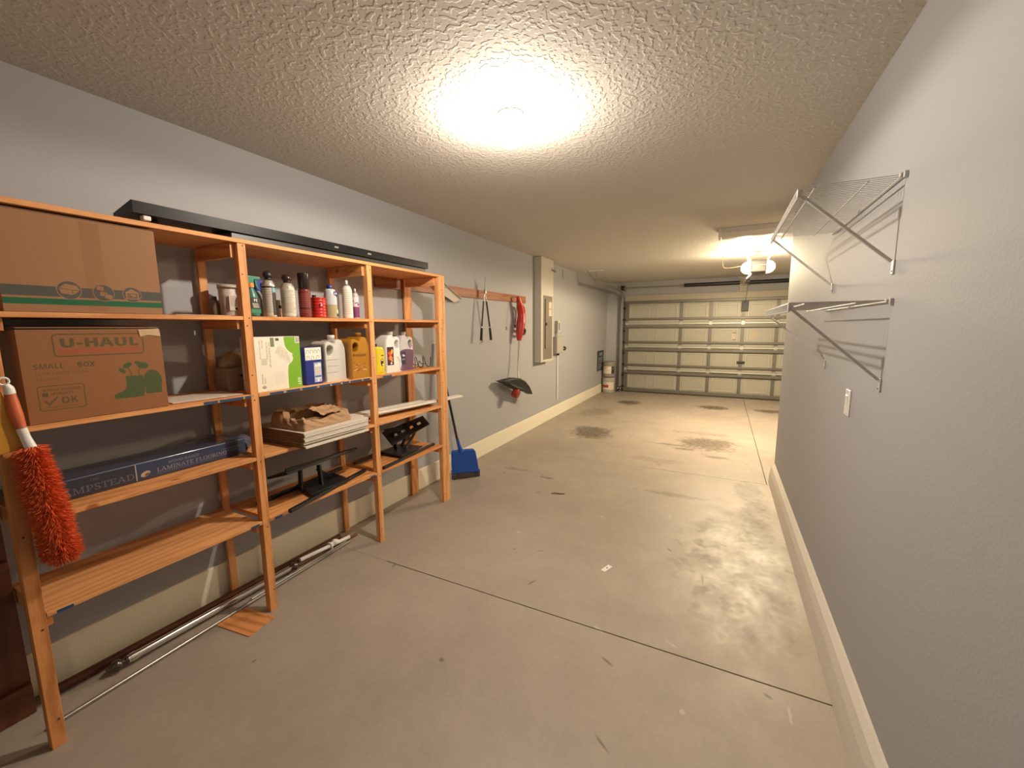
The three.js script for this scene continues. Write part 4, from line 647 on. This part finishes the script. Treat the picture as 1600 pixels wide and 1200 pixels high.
// ---------------------------------------------------------------- broom
{
  const g = thing('broom', 'blue angled broom with a black handle leaning behind the end post', 'broom', [-2.31, 0, -3.49]);
  const foot = [-2.335, .34, -3.375], ang = Math.atan2(-.22, .20); // head runs from (-2.41,-3.38) to (-2.21,-3.60)
  const hd = new THREE.Group(); const blue = M(lin(.012, .085, .42), .35);
  const tip = [-2.515, 1.40, -3.335];
  const P = (n, geo, m) => wpart(g, n, geo, m).position.set(-g.position.x, 0, -g.position.z);
  P('handle', rodGeo([-2.345, .42, -3.40], tip, .0125, 14), blackPlastic);
  P('ferrule', sweep([[-2.327, .29, -3.44], [-2.336, .36, -3.415], [-2.345, .43, -3.40]], [.026, .018, .015], 16), blue);
  const basis = new THREE.Matrix4().makeBasis(new THREE.Vector3(.20, 0, -.22).normalize(), new THREE.Vector3(0, 1, 0), new THREE.Vector3(.22, 0, .20).normalize()); basis.setPosition(-2.31, 0, -3.49);
  const head = slabShape([[-.145, .075], [.138, .062], [.125, .16], [.105, .275], [.085, .30], [-.02, .305], [-.13, .305], [-.148, .29], [-.15, .16]], .055, .014); head.applyMatrix4(basis); P('head', head, blue);
  const lip = slabShape([[-.152, .07], [.145, .055], [.143, .078], [-.151, .092]], .064, .005); lip.applyMatrix4(basis); P('head_rim', lip, blue);
  const br = [], bc = new THREE.CylinderGeometry(.0022, .0014, 1, 4, 1, true); bc.translate(0, -.5, 0);
  for (let i = 0; i < 900; i++) { const x = rr(-.145, .14), z = rr(-.024, .024), c2 = bc.clone(), h = .082 - x * .03 - .004; c2.scale(1.6, h, 1.6); const f = (x + .15) * .12 + rr(-.06, .06); c2.applyMatrix4(new THREE.Matrix4().makeShear(0, 0, -f, 0, 0, -rr(-.25, .25) * .6)); c2.translate(x, h + .002, z); br.push(c2); }
  const bg = mergeGeometries(br); bg.applyMatrix4(basis); P('bristles', bg, M(lin(.12, .10, .09), .9)); g.children[g.children.length - 1].userData.kind = 'stuff';
}

// ---------------------------------------------------------------- left wall
{ const g = thing('hanging_plank', 'brown wooden plank fixed along the grey wall', 'plank', [W_L + .0095, 1.93, -4.0]); mesh('plank', woodBox(.018, .095, 2.88), plankMat, g, [0, 0, 0], [0.002, 0, 0]);
  for (const z of [-.19, -.75, .55, -1.03]) mesh('nail', rodGeo([.005, .01, z], [.08, .022, z], .003, 8), steel, g); }
{ // tan bracket plate by the end post
  const g = thing('shelf_bracket', 'pale folded metal strip slanting across the plank beside the end post', 'bracket', [-2.502, 1.88, -3.5]), pm = M(lin(.42, .38, .31), .5);
  const pl = slabShape([[-.20, .17], [-.03, .083], [.06, .066], [.245, -.034], [.21, -.046], [.122, -.07], [-.03, -.02], [-.20, .06]], .008, .001); pl.rotateY(HP); mesh('plate', pl, pm, g, [.006, 0, 0]);
  mesh('folded_edge', barGeo([.018, .166, .20], [.018, -.032, -.24], .026, .004, [0, 1, 0]), M(lin(.55, .50, .42), .45), g);
}
{ // loppers
  const g = thing('loppers', 'long handled loppers hanging blades up on the plank', 'loppers', [-2.46, 1.95, -4.19], HP), dk = M(lin(.05, .05, .05), .35, { metalness: .6 });
  mesh('blade', slabShape(smoothOutline([[-.012, -.01], [.014, -.01], [.024, .05], [.020, .10], [.004, .165], [-.004, .12], [-.006, .06]], 40), .007, .0015), M(lin(.2, .2, .2), .3, { metalness: .8 }), g, [0, 0, .006]);
  mesh('hook_jaw', slabShape(smoothOutline([[-.02, -.02], [.008, -.02], [.016, .03], [.036, .07], [.028, .10], [.012, .075], [-.006, .03]], 40), .007, .0015), dk, g, [.004, 0, -.002]);
  mesh('pivot_bolt', cyl(.012, .024, 16), steel, g, [0, 0, .004], [HP, 0, 0]);
  for (const [s, ex] of [[-1, -.098], [1, .13]]) {
    mesh('shank', rodGeo([s * .006, -.01, 0], [s * .012 + ex * .18, -.11, 0], .007, 10), M(lin(.55, .50, .40), .35, { metalness: .7 }), g);
    const a = [s * .012 + ex * .17, -.10, 0], b = [ex * .80, -.39, 0], c = [ex * 1.0, -.545, 0]; mesh('handle', rodGeo(a, b, .0095, 14), blackPlastic, g); mesh('band', rodGeo(b, [ex * .82, -.405, 0], .0125, 14), steel, g); mesh('grip', sweep([[ex * .82, -.405, 0], [ex * .9, -.47, 0], [ex * 1.0, -.545, 0]], [.013, .0145, .0155], 14), M(lin(.012, .012, .012), .7), g);
  }
}
{ // string trimmer
  const g = thing('string_trimmer', 'red electric string trimmer with a curved shaft hanging on the plank end', 'trimmer', [-2.44, 1.95, -5.06], HP), Y = 1.95, Zc = -5.06;
  const q = (y, z, x = 0) => [-(z - Zc), y - Y, x];
  const dred = M(lin(.50, .028, .016), .35);
  mesh('rear_handle', sweep([q(1.955, -5.03), q(1.90, -5.04), q(1.86, -5.06), q(1.80, -5.09), q(1.74, -5.11)], [.024, .032, .042, .048, .05], 16, .85), dred, g);
  mesh('grip_bow', tube([q(1.83, -5.10), q(1.82, -5.17), q(1.75, -5.205), q(1.66, -5.19), q(1.60, -5.14)], .021, 30, 10), dred, g);
  mesh('motor_housing', sweep([q(1.755, -5.11), q(1.68, -5.115), q(1.60, -5.10), q(1.50, -5.07), q(1.375, -5.045)], [.046, .054, .062, .052, .032], 18, .9), dred, g);
  mesh('guard_ring', tube([q(1.52, -5.10), q(1.53, -5.18), q(1.50, -5.235), q(1.46, -5.20), q(1.47, -5.10)], .018, 30, 8), M(lin(.06, .012, .01), .4), g);
  mesh('trigger', slabShape([[0, 0], [.03, .02], [.03, .06], [0, .05]], .02, .003), blackPlastic, g, [.045, -.22, 0]);
  mesh('plug_cord', tube([q(1.92, -5.02), q(1.84, -4.985), q(1.72, -4.96), q(1.60, -4.94)], .005, 24, 8), blackPlastic, g); mesh('plug', rbox(.035, .045, .025, .006), blackPlastic, g, q(1.565, -4.935));
  mesh('shaft', tube([q(1.39, -5.045), q(1.25, -5.03), q(1.10, -5.01), q(.98, -4.985, .01), q(.90, -4.955, .03), q(.82, -4.90, .06)], .0095, 50, 12), M(lin(.45, .43, .40), .3, { metalness: .85 }), g);
  const cres = [[4.475, .888], [4.60, .905], [4.74, .908], [4.88, .885], [5.02, .83], [5.15, .745], [5.235, .655], [5.255, .62], [5.215, .625], [5.08, .675], [4.95, .705], [4.82, .735], [4.70, .785], [4.60, .84]].map(p => [p[0] + Zc, p[1] - Y]);
  const cg = slabShape(cres, .10, .02), cp = cg.attributes.position; for (let i = 0; i < cp.count; i++) { const d = cp.getX(i) + .0; cp.setZ(i, cp.getZ(i) + .05 - .25 * d * d); } cg.computeVertexNormals();
  mesh('line_guard', cg, M(lin(.010, .0095, .009), .5), g, [0, 0, .02]);
  mesh('spool', lathe([[0, -.04], [.056, -.04], [.063, -.026], [.063, .02], [.05, .04], [0, .042]], 26), M(lin(.30, .03, .022), .4), g, [-.26, -1.255, .07], [HP + .3, 0, 0]);
  mesh('spool_boss', cyl(.03, .06, 18), M(lin(.03, .025, .022), .4), g, [-.24, -1.19, .06]);
}
{ // electrical chase
  const x1 = -2.42, g = thing('panel_chase', 'white boxed-out chase holding a grey electrical panel', 'electrical panel', [W_L, 1.02, -6.005]);
  const pw = M(lin(.56, .53, .47), .55), d = x1 - W_L, zc = -6.005, w = .49;
  const bxp = (n, x0, xx1, y0, y1, z0, z1, m, r = .003) => wpart(g, n, rbox(xx1 - x0, y1 - y0, z0 - z1, r), m, [(x0 + xx1) / 2, (y0 + y1) / 2, (z0 + z1) / 2]);
  bxp('casing', W_L + .001, x1 - .012, 1.02, CEIL - .002, -5.765, -6.245, pw);
  bxp('cover_board', x1 - .012, x1, 2.02, CEIL - .002, -5.76, -6.25, pw); bxp('cover_stile', x1 - .012, x1, 1.02, 2.02, -5.76, -5.835, pw); bxp('cover_stile', x1 - .012, x1, 1.02, 2.02, -6.215, -6.25, pw); bxp('cover_rail', x1 - .012, x1, 1.02, 1.055, -5.835, -6.215, pw);
  const gm = M(lin(.235, .21, .175), .5, { metalness: .3 });
  bxp('panel_frame', x1 - .013, x1 - .004, 1.055, 2.02, -5.835, -6.215, gm); bxp('panel_door', x1 - .006, x1 + .004, 1.22, 1.975, -5.93, -6.20, M(lin(.27, .225, .18), .45, { metalness: .3 }), .002); bxp('door_edge', x1 - .004, x1 + .006, 1.22, 1.975, -5.915, -5.93, M(lin(.07, .045, .03), .5)); bxp('latch', x1, x1 + .012, 1.575, 1.615, -5.93, -5.97, blackMetal);
  bxp('circuit_label', x1 + .004, x1 + .0055, 1.72, 1.93, -6.06, -6.17, M(0xffffff, .7, { map: canvasTex(96, 180, (c, W, h) => { c.fillStyle = '#ddd2c2'; c.fillRect(0, 0, W, h); c.fillStyle = '#8a8072'; for (let i = 0; i < 12; i++) c.fillRect(10, 8 + i * 14, W - 20, 4); c.fillStyle = '#9a8c78'; c.fillRect(0, 84, W, 8); }) }), .0005);
  const hk = thing('coat_hook', 'dark double hook screwed high on the white chase', 'hook', [x1, 2.42, -6.18]); mesh('plate', rbox(.006, .05, .025, .002), steel, hk, [.003, .02, 0]); for (const s of [-1, 1]) mesh('prong', tube([[.005, .01, 0], [.03, -.01, s * .015], [.05, -.025, s * .03], [.06, 0, s * .04]], .005, 16, 8), antique, hk);
  const h2 = thing('wall_hook', 'slim metal hanger high on the wall past the chase', 'hook', [W_L, 2.42, -7.0]); mesh('plate', rbox(.008, .15, .02, .003), M(lin(.30, .26, .2), .5), h2, [.004, .04, 0]); mesh('prong', tube([[.004, -.02, 0], [.03, -.035, 0], [.035, -.01, 0]], .004, 12, 7), steel, h2);
}
{ // receptacle, timer box and conduit
  const gr = M(lin(.36, .34, .29), .5), g = thing('outlet_box', 'surface mounted outlet above the grey timer box', 'outlet', [W_L, 1.56, -6.69]);
  mesh('box', rbox(.055, .185, .115, .006), gr, g, [.0278, 0, 0]); mesh('cover', rbox(.006, .19, .12, .002), M(lin(.52, .50, .44), .45), g, [.058, 0, 0]);
  for (const y of [-.04, .04]) { mesh('socket', rbox(.004, .05, .04, .002), M(lin(.10, .09, .08), .5), g, [.061, y, 0]); } mesh('socket', rbox(.004, .06, .05, .002), M(lin(.14, .13, .11), .5), g, [.0615, 0, 0]);
  const t = thing('timer_box', 'grey metal timer box with a black knob on its side', 'timer', [W_L, 1.11, -6.63]);
  mesh('enclosure', rbox(.098, .28, .30, .006), gr, t, [.0495, .14, 0]); mesh('door', rbox(.008, .27, .29, .003), M(lin(.40, .38, .33), .45), t, [.102, .14, 0]);
  const k = lathe([[0, 0], [.035, 0], [.035, .03], [.028, .05], [0, .052]], 20); k.rotateX(-HP); mesh('knob', k, blackPlastic, t, [.085, .07, -.235]); mesh('lever', rodGeo([.07, .075, -.14], [.085, .07, -.24], .016, 12), M(lin(.2, .19, .16), .5), t);
  mesh('conduit_fitting', cyl(.02, .04, 16), blackMetal, t, [.045, -.02, -.06]); mesh('nipple', cyl(.016, .09, 16), gr, t, [.03, .32, -.03]);
  const c = thing('conduit', 'thin white vertical conduit below the timer box', 'conduit', [W_L + .014, .29, -6.74]); mesh('pipe', cyl(.0115, .80, 16), white, c, [0, .40, 0]); for (const y of [.14, .62]) mesh('strap', rbox(.006, .018, .06, .002), steel, c, [-.0085, y, 0]); mesh('coupling', cyl(.0145, .05, 16), white, c, [0, .16, 0]);
}
{ // sign
  const g = thing('wall_sign', 'dark blue notice board with pale lines near the door track', 'sign', [W_L + .001, .765, -9.62]);
  mesh('board', rbox(.012, .47, .54, .004), M(lin(.045, .05, .07), .5), g, [.006, 0, 0]);
  addPrint(g, 'print', .52, .45, canvasTex(260, 225, (c, w, h) => { c.fillStyle = '#3a3f4c'; c.fillRect(0, 0, w, h); c.fillStyle = '#8d8f92'; c.fillRect(80, 20, 120, 34); c.fillStyle = '#9a9892'; for (const [y, x, l] of [[78, 30, 190], [96, 30, 160], [122, 30, 200], [150, 30, 140], [172, 30, 190], [196, 30, 120]]) c.fillRect(x, y, l, 9); }), [.0126, 0, 0], [0, HP, 0]);
}
// stacked buckets
for (const [y, l, a] of [[0, 'white bucket with a red and white label, lower of the stacked pair', '#a5402c'], [.375, 'clear white bucket with a dark label, upper of the stacked pair', '#3b3733']]) {
  const g = thing('bucket', l, 'bucket', [-2.37, y, -9.80], .2, 'stacked buckets by the door track');
  mesh('pail', lathe([[0, 0], [.13, 0], [.134, .01], [.143, .29], [.150, .295], [.150, .31], [.145, .315], [.146, .345], [.152, .35], [.152, .362], [.14, .364], [.138, .35], [0, .35]], 36), M(y ? lin(.26, .24, .20) : lin(.40, .37, .32), .4), g);
  mesh('label', new THREE.CylinderGeometry(.1425, .1375, .17, 24, 1, true, -1.1, 2.2), M(0xffffff, .5, { map: canvasTex(200, 120, (c, w, h) => { c.fillStyle = '#ddd0bf'; c.fillRect(0, 0, w, h); c.fillStyle = a; if (y) c.fillRect(140, 0, 60, h); else c.fillRect(0, 40, 100, 50); c.fillStyle = '#8a7d6e'; c.fillRect(20, 15, 60, 8); }) }), g, [0, .165, 0]);
  mesh('bail', tube([[-.15, .30, 0], [-.13, .22, .10], [0, .17, .155], [.13, .22, .10], [.15, .30, 0]], .003, 40, 6), steel, g);
}

// ---------------------------------------------------------------- right wall
{ const g = thing('light_switch', 'white rocker light switch on the wall under the wire shelves', 'switch', [W_R, 1.20, -2.355]); mesh('plate', rbox(.006, .118, .075, .003), white, g, [-.0035, 0, 0]); mesh('rocker', rbox(.007, .068, .034, .003), whiteGloss, g, [-.007, 0, 0], [0, 0, .06]); for (const y of [-.048, .048]) mesh('screw', cyl(.003, .002, 10), steel, g, [-.007, y, 0], [0, 0, HP]); }
function wireShelf(y, label) {
  const Z0 = -1.95, Z1 = -2.95, D = .305, xf = W_R - D, g = thing('wire_shelf', label, 'wire shelf', [W_R, y, (Z0 + Z1) / 2], 0, 'white wire shelves'), zc = (Z0 + Z1) / 2, w = M(lin(.55, .53, .50), .4);
  const R = (n, a, b, r, k = 8) => mesh(n, rodGeo([a[0] - W_R, a[1], a[2] - zc], [b[0] - W_R, b[1], b[2] - zc], r, k), w, g);
  for (const [x, yy, r] of [[xf, 0, .0032], [xf, -.03, .0032], [xf + .05, -.004, .0032], [W_R - .10, -.005, .003], [W_R - .008, -.002, .0032]]) R('long_rod', [x, yy, Z0], [x, yy, Z1], r);
  const dw = new THREE.CylinderGeometry(.0014, .0014, D - .006, 6); dw.rotateZ(HP); const lw = new THREE.CylinderGeometry(.0014, .0014, .03, 6);
  for (let i = 0; i <= 39; i++) { const z = Z0 + (Z1 - Z0) * i / 39 - zc; mesh('deck_wire', dw, w, g, [-D / 2 - .001, .0028, z]); mesh('lip_wire', lw, w, g, [-D - .002, -.015, z]); }
  for (const z of [Z0 - .012, Z1 + .05]) {
    mesh('strut', barGeo([-D + .01, -.022, z - zc], [-.010, -.285, z - zc], .012, .010), w, g);
    mesh('strut_foot', rbox(.006, .05, .022, .002), w, g, [-.0035, -.305, z - zc]); mesh('strut_clip', rbox(.02, .026, .02, .004), w, g, [-D + .006, -.016, z - zc]);
    mesh('foot_screw', cyl(.004, .003, 10), steel, g, [-.0075, -.318, z - zc], [0, 0, HP]);
  }
  for (const z of [Z0 + .005, zc, Z1 - .004]) mesh('wall_clip', rbox(.016, .016, .014, .004), w, g, [-.0115, 0, z - zc]);
  const tip = mesh('wall_end_bracket', rbox(.012, .022, .012, .003), w, g, [-.0065, -.002, Z0 + .022 - zc]);
}
wireShelf(2.058, 'upper of the two white wire shelves on struts');
wireShelf(1.635, 'lower of the two white wire shelves, above the light switch');

renderer.render(scene, camera);
